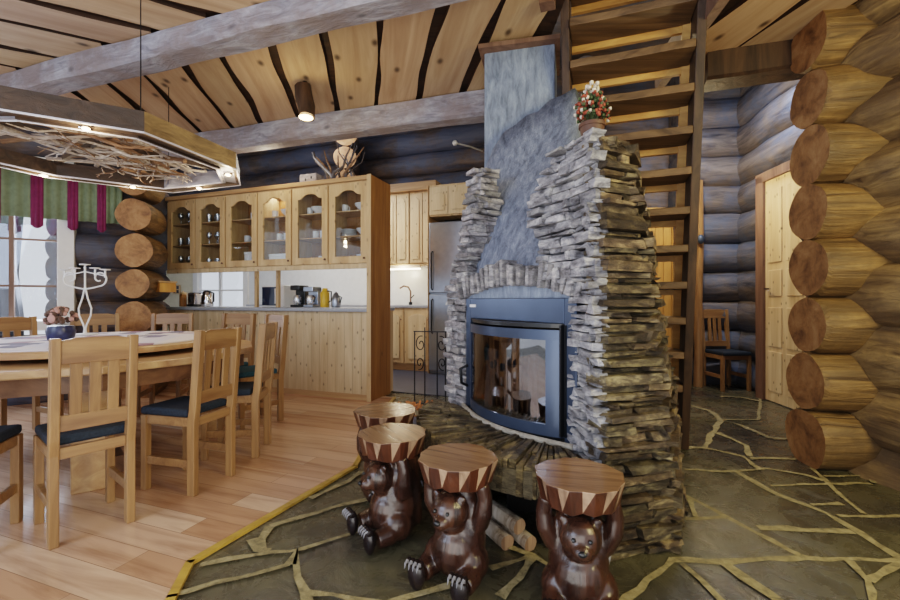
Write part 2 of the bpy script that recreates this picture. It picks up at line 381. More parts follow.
for pl in J:
    pts = [Vector(fl(*p)) for p in pl]; fine = []
    for a, b in zip(pts[:-1], pts[1:]):
        k = max(1, int((b-a).length/.07))
        for i in range(k): fine.append(a.lerp(b, i/k))
    fine.append(pts[-1]); L = []; Rr = []
    zg = .0012+.0003*J.index(pl); w0 = R.uniform(.012, .022)*(.8 if pl[0][0] < 600 else .95)
    for i, p in enumerate(fine):
        d = (fine[min(i+1, len(fine)-1)]-fine[max(0, i-1)]).normalized(); n = Vector((-d.y, d.x))
        j = n*R.uniform(-.008, .008) if 0 < i < len(fine)-1 else n*0
        w = w0*R.uniform(.7, 1.5)*(1.25 if i in (0, len(fine)-1) else 1)
        L.append(p+n*w+j); Rr.append(p-n*w+j)
    vs = [(p.x, p.y, zg) for p in L]+[(p.x, p.y, zg) for p in Rr]; n_ = len(L)
    mb.add(vs, [(n_+i, n_+i+1, i+1, i) for i in range(n_-1)])
struct(mb.build('floor_grout', M['grout'], fo))
# wood floor (raised a hair), local x runs along the boards
B0 = Vector(fl(172, 600)); B1 = Vector(fl(190, 565)); B2 = Vector(fl(355, 468)); B3 = Vector(fl(384, 412)); B4 = Vector((-.62, 4.75))
Bm = B0+(B0-B1).normalized()*2.5
def tol(p, o, a):
    d = Vector((p[0]-o[0], p[1]-o[1])); return (d.x*math.cos(a)+d.y*math.sin(a), -d.x*math.sin(a)+d.y*math.cos(a))
poly = [Bm, B0, B1, B2, B3, B4, Vector((-3.6, 5.9)), Vector((-5.6, 4.6)), Vector((-5.6, -1))]
mb = MB(); mb.prism([tol(p, (0, 0), RA) for p in poly], .001, .012)
struct(mb.build('floor_boards', M['floorwood'], loc=(0, 0, 0), rz=RA))
mb = MB()
for a, b in ((Bm, B0), (B0, B1), (B1, B2), (B2, B3), (B3, B4)):
    d = (b-a).normalized()*.008; mb.bar((a.x-d.x, a.y-d.y, .010), (b.x+d.x, b.y+d.y, .010), .034, .014)
struct(mb.build('trim_floor_edge', M['strip_wood']))

# ------------------------------------------------------------------ ceiling
CZ = 2.95
nA = Vector((-2.29, 3.12)); nd = Vector((.948, -.318)).normalized()
fA = Vector((.287, 3.807)); fd = Vector((.953, -.303)).normalized()
def isect(p, d, q, e):   # p+d t meets line q+e s
    den = d.x*e.y-d.y*e.x; w = q-p
    return (w.x*e.y-w.y*e.x)/den
def board_set(name, d, s0, s1, clip, zt=CZ, skip=None):
    ang = math.atan2(d.y, d.x); n = Vector((-d.y, d.x)); mb = MB(); s = s0
    while s < s1:
        w = R.uniform(.28, .34); sc = s+w/2
        t0, t1 = clip(n*sc)
        if not (skip and skip(sc)) and t1-t0 > .05:
            k = max(2, int((t1-t0)/.12)); a = []; b = []
            sd = R.uniform(0, 50); amp = .022
            for i in range(k+1):
                t = t0+(t1-t0)*i/k
                a.append((t, s+amp*noise.noise(Vector((t*1.8, sd, 0)))*1.6)); b.append((t, s+w+amp*noise.noise(Vector((t*1.8, sd+9, 3)))*1.6))
            c = R.uniform(.88, 1.1); c = (c, c*R.uniform(.96, 1.02), c*R.uniform(.9, 1.03))
            for i in range(k):
                q = [a[i], a[i+1], b[i+1], b[i]]
                vs = [(x, y, zt) for x, y in q]+[(x, y, zt+.03) for x, y in q]
                mb.add(vs, [(3, 2, 1, 0), (0, 1, 5, 4), (2, 3, 7, 6)], [0, 1, 1], c)
        s += w+R.uniform(.045, .075)
    return struct(mb.build(name, [M['ceil'], M['ceil_gap']], rz=ang))
dB = Vector((-.186, .983)).normalized()
dN = Vector((.878, .479)).normalized()
def clipB(p):
    t1 = isect(p, dB, fA, fd); t0 = isect(p, dB, nA, nd)
    # right of the near beam's end the boards run on towards the viewer
    q = p+dB*t0
    if q.x > .55: t0 = (.3-p.y)/dB.y
    return t0, t1+.1
# n for dB = (-.983,-.186): offsets are negative to the right
def skipB(sc):
    s = -sc; return 1.26 < s < 2.12
board_set('ceiling_boards', dB, -4.4, 4.6, clipB, skip=skipB)
# boards left and right of the stairwell stop short; pieces in front of the stairwell
def clipS(p): return (.3-p.y)/dB.y, (2.05-p.y)/dB.y
board_set('ceiling_boards_front', dB, -2.2, -1.24, clipS)
def clipN(p):
    t1 = isect(p, dN, nA, nd)
    q = p+dN*t1
    return t1-4.5, t1
board_set('ceiling_boards_near', dN, -.6, 6.5, clipN)
mb = MB()   # upper layer seen in the gaps; leaves the stairwell open
def quad(pts, z): mb.add([(p[0], p[1], z) for p in pts], [tuple(range(len(pts)))])
sw = [(.72, 3.62), (.72, 2.08), (1.72, 2.08), (1.72, 3.3)]
zt = CZ+.031
quad([(-6.5, .2), (.72, .2), (.72, 3.67), (-6.5, 5.95)], zt); quad([(1.72, .2), (5, .2), (5, 2.4), (1.72, 3.35)], zt); quad([(.72, .2), (1.72, .2), (1.72, 2.08), (.72, 2.08)], zt)
struct(mb.build('ceiling', M['ceil_gap']))
mb = MB(); mb.box(-7, 7, .2, 10, 4.3, 4.35); struct(mb.build('ceiling_loft', M['log_dark']))
# stairwell trims
mb = MB()
mb.bar((1.68, 3.42, 2.90), (1.50, 2.05, 2.90), .06, .22)
struct(mb.build('trim_stairwell', M['jamb']))
def beam(name, p, q, w, h, zc, mat):
    p = Vector(p); q = Vector(q); d = q-p; L = d.length; mb = MB(); k = int(L/.15); rings = []
    sd = R.uniform(0, 50)
    for i in range(k+1):
        x = L*i/k; r_ = []
        for j, (yy, zz) in enumerate([(-w/2, -h/2+.02), (-w/2+.02, -h/2), (w/2-.02, -h/2), (w/2, -h/2+.02), (w/2, h/2), (-w/2, h/2)]):
            r_.append((x, yy+.014*noise.noise(Vector((x*2, j, sd))), zz+.014*noise.noise(Vector((x*2, j+7, sd)))))
        rings.append(r_)
    vs = sum(rings, []); fs = []
    for i in range(k):
        for j in range(6): fs.append((i*6+j, (i+1)*6+j, (i+1)*6+(j+1) % 6, i*6+(j+1) % 6))
    fs += [tuple(range(6)), tuple(range(len(vs)-1, len(vs)-7, -1))]
    mb.add(vs, fs)
    return mb.build(name, mat, loc=(p.x, p.y, zc), rz=math.atan2(d.y, d.x))
pB0 = nA-nd*1.62; pB1 = nA+nd*2.9
tag(beam('ceiling_beam', pB0, pB1, .2, .15, CZ-.077, M['beam']), 'near greyish blue hewn ceiling beam above the chandelier', 'beam')
pF0 = fA-fd*4.15; pF1 = fA+fd*.35
tag(beam('ceiling_beam', pF0, pF1, .18, .22, CZ-.115, M['beam']), 'far mottled grey ceiling beam in front of the glass cupboards', 'beam')
pG0 = fA+fd*1.75; pG1 = fA+fd*3.4
tag(beam('ceiling_beam', pG0, pG1, .22, .2, CZ-.105, M['stringer']), 'dark ceiling beam right of the stairs over the hall', 'beam')

# ------------------------------------------------------------------ log walls
def log_into(mb, x0, x1, y, z, r, mi=0, cap=1, wob=.1, n=18):
    k = max(2, int(abs(x1-x0)/.22))
    pts = [(x0+(x1-x0)*i/k, y+R.uniform(-.008, .008), z+R.uniform(-.006, .006)) for i in range(k+1)]
    mb.tube(pts, r, n, mi, cap, wob=wob)
def log_wall(name, p, q, z0, rows, pitch, r, mats, gaps=None, over=(0, 0), stag=0, cap=0):
    p = Vector(p); q = Vector(q); d = q-p; L = d.length; mb = MB()
    for i in range(rows):
        z = z0+pitch*(i+.5)
        segs = [(-over[0]-stag*R.random(), L+over[1])]
        if gaps:
            for (a, b, g0, g1) in gaps:
                if g0 < z < g1:
                    ns = []
                    for s in segs:
                        if s[0] < a and b < s[1]: ns += [(s[0], a), (b, s[1])]
                        elif a <= s[0] < b < s[1]: ns.append((b, s[1]))
                        elif s[0] < a < s[1] <= b: ns.append((s[0], a))
                        else: ns.append(s)
                    segs = ns
        for a, b in segs: log_into(mb, a, b, 0, z, r*R.uniform(.96, 1.04), cap=cap)
    o = mb.build(name, mats, smooth=True, loc=(p.x, p.y, 0), rz=math.atan2(d.y, d.x))
    return struct(o)
LD = [M['log_dark'], M['log_end']]; LH = [M['log_hall'], M['log_end']]
W1a = Vector((-3.66, 5.12)); w1d = Vector((-.848, -.53)).normalized(); W1b = W1a+w1d*3.4
log_wall('wall_left', W1a, W1b, -.05, 11, .38, .205, LD, gaps=[(.72, 2.6, .85, 2.55)])
log_wall('wall_left_return', (-3.86, 5.18), (-4.0, 5.78), -.05, 11, .38, .2, LD)
# kitchen frame
K0 = Vector((-.87, 4.6))
def K(s, t): return K0+ex*s+ey*t
log_wall('wall_kitchen_back', K(-6.6, 2.75), K(3.2, 2.75), 1.72, 7, .38, .205, LD)
log_wall('wall_kitchen_side', K(-6.6, .6), K(-6.6, 2.8), -.05, 11, .38, .2, LD)
log_wall('wall_kitchen_right', K(2.2, 2.7), K(2.2, 1.5), -.05, 11, .38, .2, LD)
# cross-wall high over the kitchen with round ends
mb = MB()
for i in range(4):
    log_into(mb, 0, 1.2, 0, 2.62+.36*i, .18, cap=1)
q = K(-1.62, 2.7); struct(mb.build('wall_kitchen_crosslogs', [M['log_dark'], M['log_end']], smooth=True, loc=(q.x-.15, q.y-1.0, 0), rz=rad(98)))
# protruding log ends left of the kitchen
mb = MB()
for i, z in enumerate((.14, .52, .9, 1.28, 1.655, 2.04, 2.42, 2.8)):
    rr = [.2, .2, .19, .165, .19, .18, .17, .2][i]
    k = 5; mb.tube([(0, 0, z), (.2, .0, z), (.4, 0, z), (.47+.03*(i % 2), 0, z)], [rr, rr, rr, rr*.96], 22, 0, 1, wob=.1)
struct(mb.build('wall_left_logends', [M['log_brown'], M['log_end_l']], smooth=True, loc=(-3.63, 5.14, 0), rz=math.atan2(-.95, .30)))
# small wooden shelf box on the wall behind
# hall walls
log_wall('wall_hall_back', (3.02, 5.75), (4.6, 5.6), -.05, 11, .38, .205, LH)
dW0 = Vector((3.46, 4.95)); dW1 = Vector((3.36, 3.9)); 
log_wall('wall_hall_right', (3.98, 5.85), (3.54, 2.95), -.05, 11, .38, .22, LH, gaps=[(1.15, 1.80, -.2, 2.36)])
mb = MB(); 
# right foreground corner: cross-logs ending at the passage
mb = MB()
for i in range(8):
    z = .175+.379*i; rr = .198*R.uniform(.96, 1.03); off = R.uniform(-.02, .02)
    mb.tube([(off-.0, 0, z), (off+.03, 0, z), (.3, R.uniform(-.01, .01), z), (.6, 0, z), (1.3, 0, z)], [rr*.96, rr, rr, rr*1.02, rr], 22, 0, 1, wob=.1)
struct(mb.build('wall_right_corner', [M['log_brown'], M['log_end_l']], smooth=True, loc=(2.39, 2.86, 0), rz=rad(-8)))
mb = MB()
for i in range(9):
    z = -.015+.379*i; rr = .215*R.uniform(.95, 1.06)
    mb.tube([(0, R.uniform(-.02, .02), z), (.35, R.uniform(-.03, .03), z), (.7, 0, z), (1.2, 0, z), (2.4, 0, z)], [rr*.8, rr*1.08, rr*.97, rr*1.05, rr], 26, 0, 1, wob=.28)
struct(mb.build('wall_right', [M['log_grey'], M['log_end']], smooth=True, loc=(2.79, 3.0, 0), rz=rad(-86)))

# ------------------------------------------------------------------ hall door
hd = thing('door_1', 'pale knotty pine panel door in the dark log wall of the hall', 'door'); hd['kind'] = 'structure'; del hd['label']; del hd['category']
a = Vector((3.475, 4.70)); b = Vector((3.405, 4.03)); d = (b-a); L = d.length
hd.location = (a.x, a.y, 0); hd.rotation_euler.z = math.atan2(d.y, d.x)
mb = MB(); mb.box(.02, L, .0, .04, .01, 2.4); mb.build('door_leaf', M['door'], hd, bevel=.003)
mb = MB()
for z0, z1 in ((.12, .55), (.6, 1.02), (1.14, 1.42), (1.5, 2.28)):
    for x0, x1 in ((.08, .30), (.37, .60)): mb.box(x0, x1, -.012, .0, z0, z1)
mb.build('door_panels', M['door'], hd, bevel=.006)
mb = MB(); mb.box(-.11, .02, -.03, .08, 0, 2.47); mb.box(-.11, L+.1, -.03, .08, 2.4, 2.5); mb.box(L, L+.08, -.03, .08, 0, 2.47)
mb.build('door_frame', M['jamb'], hd, bevel=.004)
mb = MB(); mb.tube([(.09, 0, 1.22), (.09, -.05, 1.22), (.19, -.055, 1.22)], .009, 8); mb.lathe([(.001, 0), (.02, 0), (.02, .004), (.001, .004)], 12, 0, (.09, -.01, 1.2))
mb.build('door_handle', M['chrome'], hd, smooth=True)
# pine boarded panel and natural jamb at the back of the hall
mb = MB(); x = 0
while x < 1.6: mb.box(x, x+.105, 0, .03, .46, 2.35); x += .11
struct(mb.build('wall_hall_pine', M['pine_warm'], loc=(1.68, 5.75, 0), bevel=.003))
mb = MB(); mb.box(0, 1.6, 0, .05, 0, .46); mb.box(-.75, 1.45, .1, .2, 0, 4.3)
struct(mb.build('wall_hall_dark', M['black'] if 0 else M['log_dark'], loc=(1.62, 5.8, 0)))
mb = MB(); mb.tube([(0, 0, 0), (.01, 0, .5), (-.015, 0, 1.1), (.01, 0, 1.8), (.0, 0, 2.62)], [.062, .055, .058, .05, .05], 12, wob=.25)
struct(mb.build('trim_hall_post', M['chair'], smooth=True, loc=(3.165, 5.42, 0)))
ho = thing('wall_hook', 'dark blue round knob on the pale post beside the stairs', 'hook', (3.14, 5.35, 1.86))
mb = MB(); mb.ell(0, -.03, 0, .045, .035, .06, 12); mb.build('knob', M['steel_blue'], ho, smooth=True)
mb = MB(); mb.tube([(0, .02, 0), (0, -.01, 0)], .02, 8); mb.build('stem', M['iron'], ho)

# ------------------------------------------------------------------ chair
def make_chair(label, W=.33, D=.36, HT=.92, cm='cushion', mats=('chair', 'chair_h')):
    t = thing('dining_chair', label, 'chair')
    m0, m1 = M[mats[0]], M[mats[1]]
    w = .036
    for s in (-1, 1):   # rear post: leans back above the seat
        mb = MB(); x = s*(W/2-w/2)
        pts = [(-.0, 0), (.0, .40), (-.012, .47), (-.05, HT)]
        vs = []
        for (yy, z) in pts:
            for (dx, dy) in ((-w/2, -.024), (w/2, -.024), (w/2, .024), (-w/2, .024)): vs.append((x+dx, yy+dy, z))
        fs = [(0, 3, 2, 1), (12, 13, 14, 15)]
        for i in range(3):
            for k in range(4): fs.append((i*4+k, i*4+(k+1) % 4, (i+1)*4+(k+1) % 4, (i+1)*4+k))
        mb.add(vs, fs); mb.build('leg', m0, t, bevel=.004)
        mb = MB(); mb.box(x-w/2, x+w/2, D-.04, D, 0, .43); mb.build('leg', m0, t, bevel=.004)
        mb = MB(); mb.box(x-.011, x+.011, .02, D-.03, .15, .195); mb.build('stretcher', m1, t, bevel=.003)
    mb = MB(); mb.box(-W/2+w, W/2-w, -.012, .012, .38, .43); mb.box(-W/2+w, W/2-w, D-.03, D-.008, .38, .43)
    for s in (-1, 1): mb.box(s*(W/2-.018)-.011, s*(W/2-.018)+.011, .02, D-.02, .38, .43)
    mb.build('seat_frame', m1, t, bevel=.003)
    mb = MB(); mb.box(-W/2+.006, W/2-.006, .03, D+.012, .43, .475); mb.build('seat_cushion', M[cm], t, bevel=.014)
    yb = lambda z: -.012-(z-.47)/(HT-.47)*.038
    mb = MB()  # crest rail, slightly raised in the middle
    zc = HT-.115; n = 10; pts = [(-W/2+w-.004+(W-2*w+.008)*i/n) for i in range(n+1)]
    prof = [(p, HT-.012+.012*min(1, 5*min(i, n-i)/n)) for i, p in enumerate(pts)]
    y1 = yb(HT-.06); vs = []; 
    for (p, zz) in prof: vs += [(p, y1-.012, zc), (p, y1+.012, zc), (p, y1+.004, zz), (p, y1-.018, zz)]
    fs = [(0, 1, 2, 3), (4*n+3, 4*n+2, 4*n+1, 4*n)]
    for i in range(n):
        for k in range(4): fs.append((i*4+k, (i+1)*4+k, (i+1)*4+(k+1) % 4, i*4+(k+1) % 4))
    mb.add(vs, fs); mb.build('crest_rail', m1, t, bevel=.003)
    mb = MB(); y2 = yb(.54); mb.box(-W/2+w-.004, W/2-w+.004, y2-.011, y2+.011, .505, .575); mb.build('lower_rail', m1, t, bevel=.003)
    for k in range(3):
        mb = MB(); x = (k-1)*.068; sw_ = .043
        ya, yc = yb(.56), yb(zc)
        vs = [(x+a*sw_/2, (ya if z < .7 else yc)+b_*.007, z) for z in (.57, zc+.005) for a, b_ in ((-1, -1), (1, -1), (1, 1), (-1, 1))]
        mb.add(vs, [(0, 3, 2, 1), (4, 5, 6, 7), (0, 1, 5, 4), (1, 2, 6, 5), (2, 3, 7, 6), (3, 0, 4, 7)]); mb.build('slat', m0, t, bevel=.002)
    return t
# local +Y is where the sitter looks; origin midway between the rear legs
def place(ch, l, r_, label=None, first=False):
    l = Vector(l); r_ = Vector(r_); m = (l+r_)/2; d = r_-l
    return m, math.atan2(d.y, d.x)
G = 'pine dining chairs around the table'
c1 = make_chair('nearest pine dining chair in full view with its slatted back to the viewer', W=.315, D=.35); c1['group'] = G
m, a = place(c1, fl(50, 551), fl(132, 523)); c1.location = (m.x, m.y, .0125); c1.rotation_euler.z = a
m, a = place(c1, fl(192, 498), fl(231, 477)); dup(c1, (m.x, m.y, .0125), a, 'second pine dining chair, right of the nearest one, seen from behind')
m, a = place(c1, fl(255, 460), fl(268, 445)); dup(c1, (m.x, m.y, .0125), a, 'third pine dining chair at the right end of the table, seen edge-on')
lx, ly = fl(16, 525)
dup(c1, (lx-.006, ly-.355, .0125), rad(22), 'pine dining chair cut off by the left edge of the photo with dark seat')
c4_ = make_chair('pale pine dining chair at the far right side of the table with a blue seat', W=.38, D=.36, HT=.95, cm='cushion_teal'); c4_['group'] = G
tc_ = Vector((-2.5, 3.0))
def face(x, y): return math.atan2(tc_.y-y, tc_.x-x)-math.pi/2
c4_.location = (-2.17, 4.3, .0125); c4_.rotation_euler.z = face(-2.17, 4.3)
for (x, y, lb) in ((-1.66, 3.95, 'pine dining chair peeking out behind the edge-on chair at the table end'), (-2.9, 4.42, 'pine dining chair behind the table directly right of the round log ends'),
                   (-3.52, 4.22, 'pine dining chair behind the white candelabra by the log wall'), (-3.55, 3.42, 'brown dining chair on the window side at the left edge of the table')):
    dup(c4_, (x, y, .0125), face(x, y), lb)
hc = make_chair('small pine chair with slatted back standing against the hall log wall', W=.37, D=.36, HT=.98, mats=('chair', 'chair_h'))
hc.location = (3.42, 5.46, 0); hc.rotation_euler.z = rad(184)

# ------------------------------------------------------------------ dining table
t = thing('dining_table', 'large round pine dining table with a thick rim and raised turning centre', 'table', (-2.5, 3.0, .0125))
def ngon(n, r, a0=0, jit=0): return [(r*math.cos(2*math.pi*i/n+a0), r*math.sin(2*math.pi*i/n+a0)) for i in range(n)]
mb = MB(); mb.prism(ngon(12, 1.03, .2), .695, .737); mb.build('table_top', M['table'], t, bevel=.008)
mb = MB(); mb.prism(ngon(12, .97, .2), .60, .695); mb.build('apron', M['apron'], t)
mb = MB(); mb.lathe([(.3, .737), (.3, .765), (.29, .765)], 30); mb.build('turntable_bearing', M['black'], t)
mb = MB(); mb.lathe([(.76, .765), (.78, .77), (.78, .80), (.77, .806)], 48); mb.build('turntable', M['table'], t, smooth=True)
for i in range(4):
    aa = rad(-52+90*i); mb = MB(); x, y = .66*math.cos(aa), .66*math.sin(aa)
    mb.T = Matrix.Translation((x, y, 0)) @ Matrix.Rotation(aa, 4, 'Z')
    mb.box(-.085, .085, -.085, .085, .0, .6); mb.build('leg', M['table'], t, bevel=.006)
mb = MB(); mb.bar((.5, -.62*1.2*0-.45, .1), (-.45, .5, .1), .08, .1); mb.build('stretcher', M['apron'], t)
mb = MB(); mb.lathe([(.001, 0), (.71, .0), (.735, -.004), (.735, .002), (.71, .006), (.001, .006)], 44)
tag(mb.build('tablecloth', M['cloth'], loc=(-2.5, 3.0, .8235), rz=.3), 'patchwork cloth in white, violet and grey covering the raised table centre', 'tablecloth')
TZ = .8305
# candelabra
x, y, z = at(85, 325, 3.3)
cd = thing('candelabra', 'white curly iron candelabra standing on the patchwork cloth', 'candelabra', (x, y, TZ))
mb = MB(); mb.lathe([(.001, 0), (.07, 0), (.07, .008), (.012, .012), (.008, .04), (.001, .04)], 16); mb.build('base', M['white'], cd, smooth=True)
for s in (-1, 1):
    mb = MB(); mb.tube([(0, 0, .03), (s*.012, 0, .07), (s*.04, 0, .13), (s*.044, 0, .18), (s*.018, 0, .25), (0, 0, .33)], .0055, 7); mb.build('stem', M['white'], cd, smooth=True)
for s, rr in ((-1, 1), (1, 1)):
    mb = MB(); pts = []
    for i in range(22):
        th = -math.pi/2+i/21*math.pi*2.1; r_ = .055-.0018*i
        pts.append((s*(.05+.05+r_*math.cos(th)*1.05), 0, .385+r_*math.sin(th)))
    mb.tube([(0, 0, .31), (s*.05, 0, .318)]+pts, .0055, 7)
    mb.build('scroll', M['white'], cd, smooth=True)
for xx, zz in ((-.14, .44), (-.07, .45), (0, .475), (.07, .45), (.14, .44)):
    mb = MB(); mb.lathe([(.006, -.05), (.006, -.003), (.03, 0), (.032, .006), (.001, .006)], 12, 0, (xx, 0, zz)); mb.build('candle_cup', M['white'], cd, smooth=True)
mb = MB(); mb.tube([(0, 0, .3), (0, 0, .47)], .006, 7); mb.tube([(-.14, 0, .40), (0, 0, .43), (.14, 0, .40)], .004, 6); mb.build('top_arm', M['white'], cd, smooth=True)
cd.scale = (1.12, 1.12, 1.14)
# flower arrangement in blue pot
x, y, z = at(61, 333, 2.62)
fp = thing('flower_pot', 'small dark blue pot with dried brown and pink flowers on the patchwork cloth', 'flower pot', (x, y, TZ))
mb = MB(); mb.lathe([(.035, 0), (.05, .02), (.058, .06), (.05, .085), (.046, .085)], 18); mb.build('pot', plain('blue_pot', lin(40, 46, 84), .3, vs=40, var=.5), fp, smooth=True)
mb = MB()
for i in range(60):
    th = R.uniform(0, 6.28); ph = R.uniform(-.3, 1.5); r_ = .058
    mb.ell(r_*math.cos(ph)*math.cos(th), r_*math.cos(ph)*math.sin(th), .115+r_*.9*math.sin(ph), .012, .012, .012, 6, R.choice((0, 0, 1)))
mb.ell(.01, -.062, .12, .02, .008, .02, 8, 1)
o = mb.build('flowers', [plain('dried_flowers', lin(92, 66, 54), .8, vs=40, var=.4), plain('pink_blooms', lin(190, 140, 130), .8)], fp, smooth=True); o['kind'] = 'stuff'

fp.scale = (1.25, 1.25, 1.3)
# ------------------------------------------------------------------ window and valance (left)
wr = math.atan2(w1d.y, w1d.x)
wn = thing('window_1', '', ''); del wn['label']; del wn['category']; wn['kind'] = 'structure'
wn.location = (W1a.x, W1a.y, 0); wn.rotation_euler.z = wr
S = 1   # local +y points to the room? decided below
rn = Vector((-math.sin(wr), math.cos(wr)))      # local +y in the world
inw = 1 if rn.dot(Vector((0, 0))-W1a) > 0 else -1
mb = MB()
for x0, x1, z0, z1 in ((.62, .76, .78, 2.6), (2.5, 2.6, .78, 2.6), (.62, 2.6, .78, .88), (.62, 2.6, 2.5, 2.6)): mb.box(x0, x1, -.23, .23, z0, z1)
mb.build('window_frame', M['white'], wn, bevel=.005)
mb = MB()
for x in (1.16, 1.6, 2.1): mb.box(x-.02, x+.02, -.02, .02, .88, 2.5)
for z in (1.25, 1.75, 2.15): mb.box(.76, 2.5, -.012, .012, z-.011, z+.011)
mb.box(.76, .80, -.03, .03, .88, 2.5)
mb.build('mullions', M['jamb'], wn)
mb = MB(); mb.box(.76, 2.5, -.004, .004, .88, 2.5); mb.build('window_pane', M['winglass'], wn)
tr = W1a+w1d*1.36-rn*inw*.55
tag((lambda mb: (mb.tube([(0, 0, 0), (.03, 0, .9), (-.02, 0, 1.4), (.03, 0, 2.2), (0, 0, 4.2)], [.15, .14, .13, .15, .13], 16, wob=.35), mb.build('tree_trunk', M['bark'], smooth=True, loc=(tr.x, tr.y, 0)))[1])(MB()),
    'grey barked tree trunk standing right outside the left window', 'tree')
mb = MB(); mb.add([(-12, 3, -.2), (-4.2, 3, -.2), (-4.2, 14, -.2), (-12, 14, -.2)], [(0, 1, 2, 3)]); struct(mb.build('ground_snow', M['snow']))
vl = thing('valance', 'green gathered curtain valance with magenta bands over the left window', 'curtain', (W1a.x, W1a.y, 0), wr)
yv = inw*.30
def fabric(mb, x0, x1, z0, z1, amp, n=22, sag=0):
    vs = []
    for i in range(n+1):
        t_ = i/n; x = x0+(x1-x0)*t_
        yy = yv+amp*math.sin(t_*math.pi*5)
        vs += [(x, yy, z0-sag*math.sin(t_*math.pi)), (x, yy*.98, z1)]
    mb.add(vs, [(2*i, 2*i+2, 2*i+3, 2*i+1) for i in range(n)])
xs = .20; k = 0
while xs < 2.8:
    wg = .15+.03*min(k, 4); wm = .055+.01*min(k, 3)
    mb = MB(); fabric(mb, xs, xs+wg, 1.94, 2.45, .012, sag=-.01); o = mb.build('green_panel', M['green'], vl, smooth=True); so = o.modifiers.new('s', 'SOLIDIFY'); so.thickness = .004
    xs += wg
    mb = MB(); yv_ = yv; yv += inw*.012; fabric(mb, xs-.01, xs+wm+.01, 1.87, 2.45, .004, sag=.03); yv = yv_
    o = mb.build('magenta_band', M['magenta'], vl, smooth=True); so = o.modifiers.new('s', 'SOLIDIFY'); so.thickness = .004
    xs += wm; k += 1
mb = MB(); mb.tube([(.15, yv, 2.46), (3.0, yv, 2.46)], .014, 10); mb.build('curtain_rod', M['iron'], vl, smooth=True)

# ------------------------------------------------------------------ kitchen bar
def KL(mb_build, name, *a, **k): pass
kr = RA
def kthing(name, label, cat, s, t_, z=0, group=None):
    q = K(s, t_); return thing(name, label, cat, (q.x, q.y, z), kr, group)
LB = 3.02
bar = kthing('kitchen_bar', 'long kitchen bar front clad in pale knotty pine boards', 'bar counter', -LB, 0)
mb = MB(); x = 0
while x < LB-.01:
    x1 = min(x+.108, LB); mb.box(x+.0015, x1-.0015, 0, .02, .05, .97); x = x1
mb.build('front_boards', M['pine_pale'], bar, bevel=.003)
mb = MB(); mb.box(0, LB, .021, .55, .0, .97); mb.build('carcass', M['pine'], bar)
mb = MB(); mb.box(0, LB, -.012, -.0, .0, .07); mb.build('skirting', M['pine_h'], bar, bevel=.003)
mb = MB(); mb.box(-LB, -.01, -.05, .62, .97, 1.01); o = tag(mb.build('worktop', M['counter'], loc=(K(0, 0).x, K(0, 0).y, .001), rz=kr, bevel=.006), 'grey worktop running along the top of the pine bar', 'worktop')
pt = kthing('end_panel', 'tall amber pine end panel closing the right side of the bar and cupboards', 'panel', .0, 0)
mb = MB(); mb.box(.0, .035, -.04, .42, 0, 2.45); mb.build('panel_board', M['pine_dark'], pt, bevel=.004)
mb = MB(); mb.box(-.008, .043, -.052, -.04, 0, 2.45); mb.build('edge_strip', M['pine'], pt, bevel=.003)
# small posts in the serving gap
for i, s in enumerate((-1.66, -1.33)):
    mb = MB(); mb.box(-.018, .018, -.02, .02, 1.012, 1.50); q = K(s, .12)
    tag(mb.build('support_post', M['pine'], loc=(q.x, q.y, 0), rz=kr), ('left' if i == 0 else 'right')+' slim pine post between worktop and glass cupboards, beside the microwave', 'post', 'slim posts carrying the glass cupboards')
# upper cupboards
nC = 6; wC = (LB-.01)/nC; ZB, ZT = 1.50, 2.40
ordn = ['leftmost glass-door cupboard above the bar, full of drinking glasses', 'second glass-door cupboard from the left above the bar, packed with glasses', 'third glass-door cupboard from the left with a large pale box inside',
        'fourth glass-door cupboard from the left with a white bowl on its shelf', 'fifth glass-door cupboard from the left with bowls and mugs', 'rightmost glass-door cupboard above the bar, beside the amber end panel']
cab = None
def make_cab(label):
    c = thing('wall_cabinet', label, 'cabinet', (0, 0, 0), kr, 'glass-door cupboards above the bar')
    w = wC; mb = MB()
    mb.box(.002, .018, 0, .34, ZB, ZT); mb.box(w-.018, w-.002, 0, .34, ZB, ZT)
    mb.box(.018, w-.018, 0, .34, ZB, ZB+.02); mb.box(.018, w-.018, 0, .34, ZT-.02, ZT); mb.build('carcass', M['pine'], c)
    mb = MB(); mb.box(.018, w-.018, .325, .34, ZB+.02, ZT-.02); mb.build('back_panel', M['pine_dark'], c)
    for z in (1.80, 2.08):
        mb = MB(); mb.box(.018, w-.018, .02, .325, z, z+.012); mb.build('shelf', M['pine_h'], c)
    d = MB(); st = .075; z0, z1 = ZB+.005, ZT-.02; x0, x1 = .012, w-.012
    d.box(x0, x0+st, -.022, -.001, z0, z1); d.box(x1-st, x1, -.022, -.001, z0, z1); d.box(x0+st, x1-st, -.022, -.001, z0, z0+st)
    n = 14; a0, a1 = x0+st, x1-st; vs = []
    for i in range(n+1):
        t_ = i/n; x = a0+(a1-a0)*t_; s_ = min(1, max(0, (math.sin(math.pi*t_)-.25)/.75)); zz = z1-st-.055+.055*(s_*s_*(3-2*s_))
        vs += [(x, -.022, zz), (x, -.022, z1), (x, -.001, z1), (x, -.001, zz)]
    fs = []
    for i in range(n):
        for k in range(4): fs.append((i*4+k, (i+1)*4+k, (i+1)*4+(k+1) % 4, i*4+(k+1) % 4))
    d.add(vs, fs); dr = d.build('door', M['pine'], c)
    g = MB(); g.box(a0-.01, a1+.01, -.012, -.008, z0+st-.01, z1-st); g.build('door_glass', M['glass'], dr)
    g = MB(); g.ell(x1-.03, -.035, z0+.05, .012, .012, .012, 10); g.build('knob', M['jamb'], dr, smooth=True)
    return c
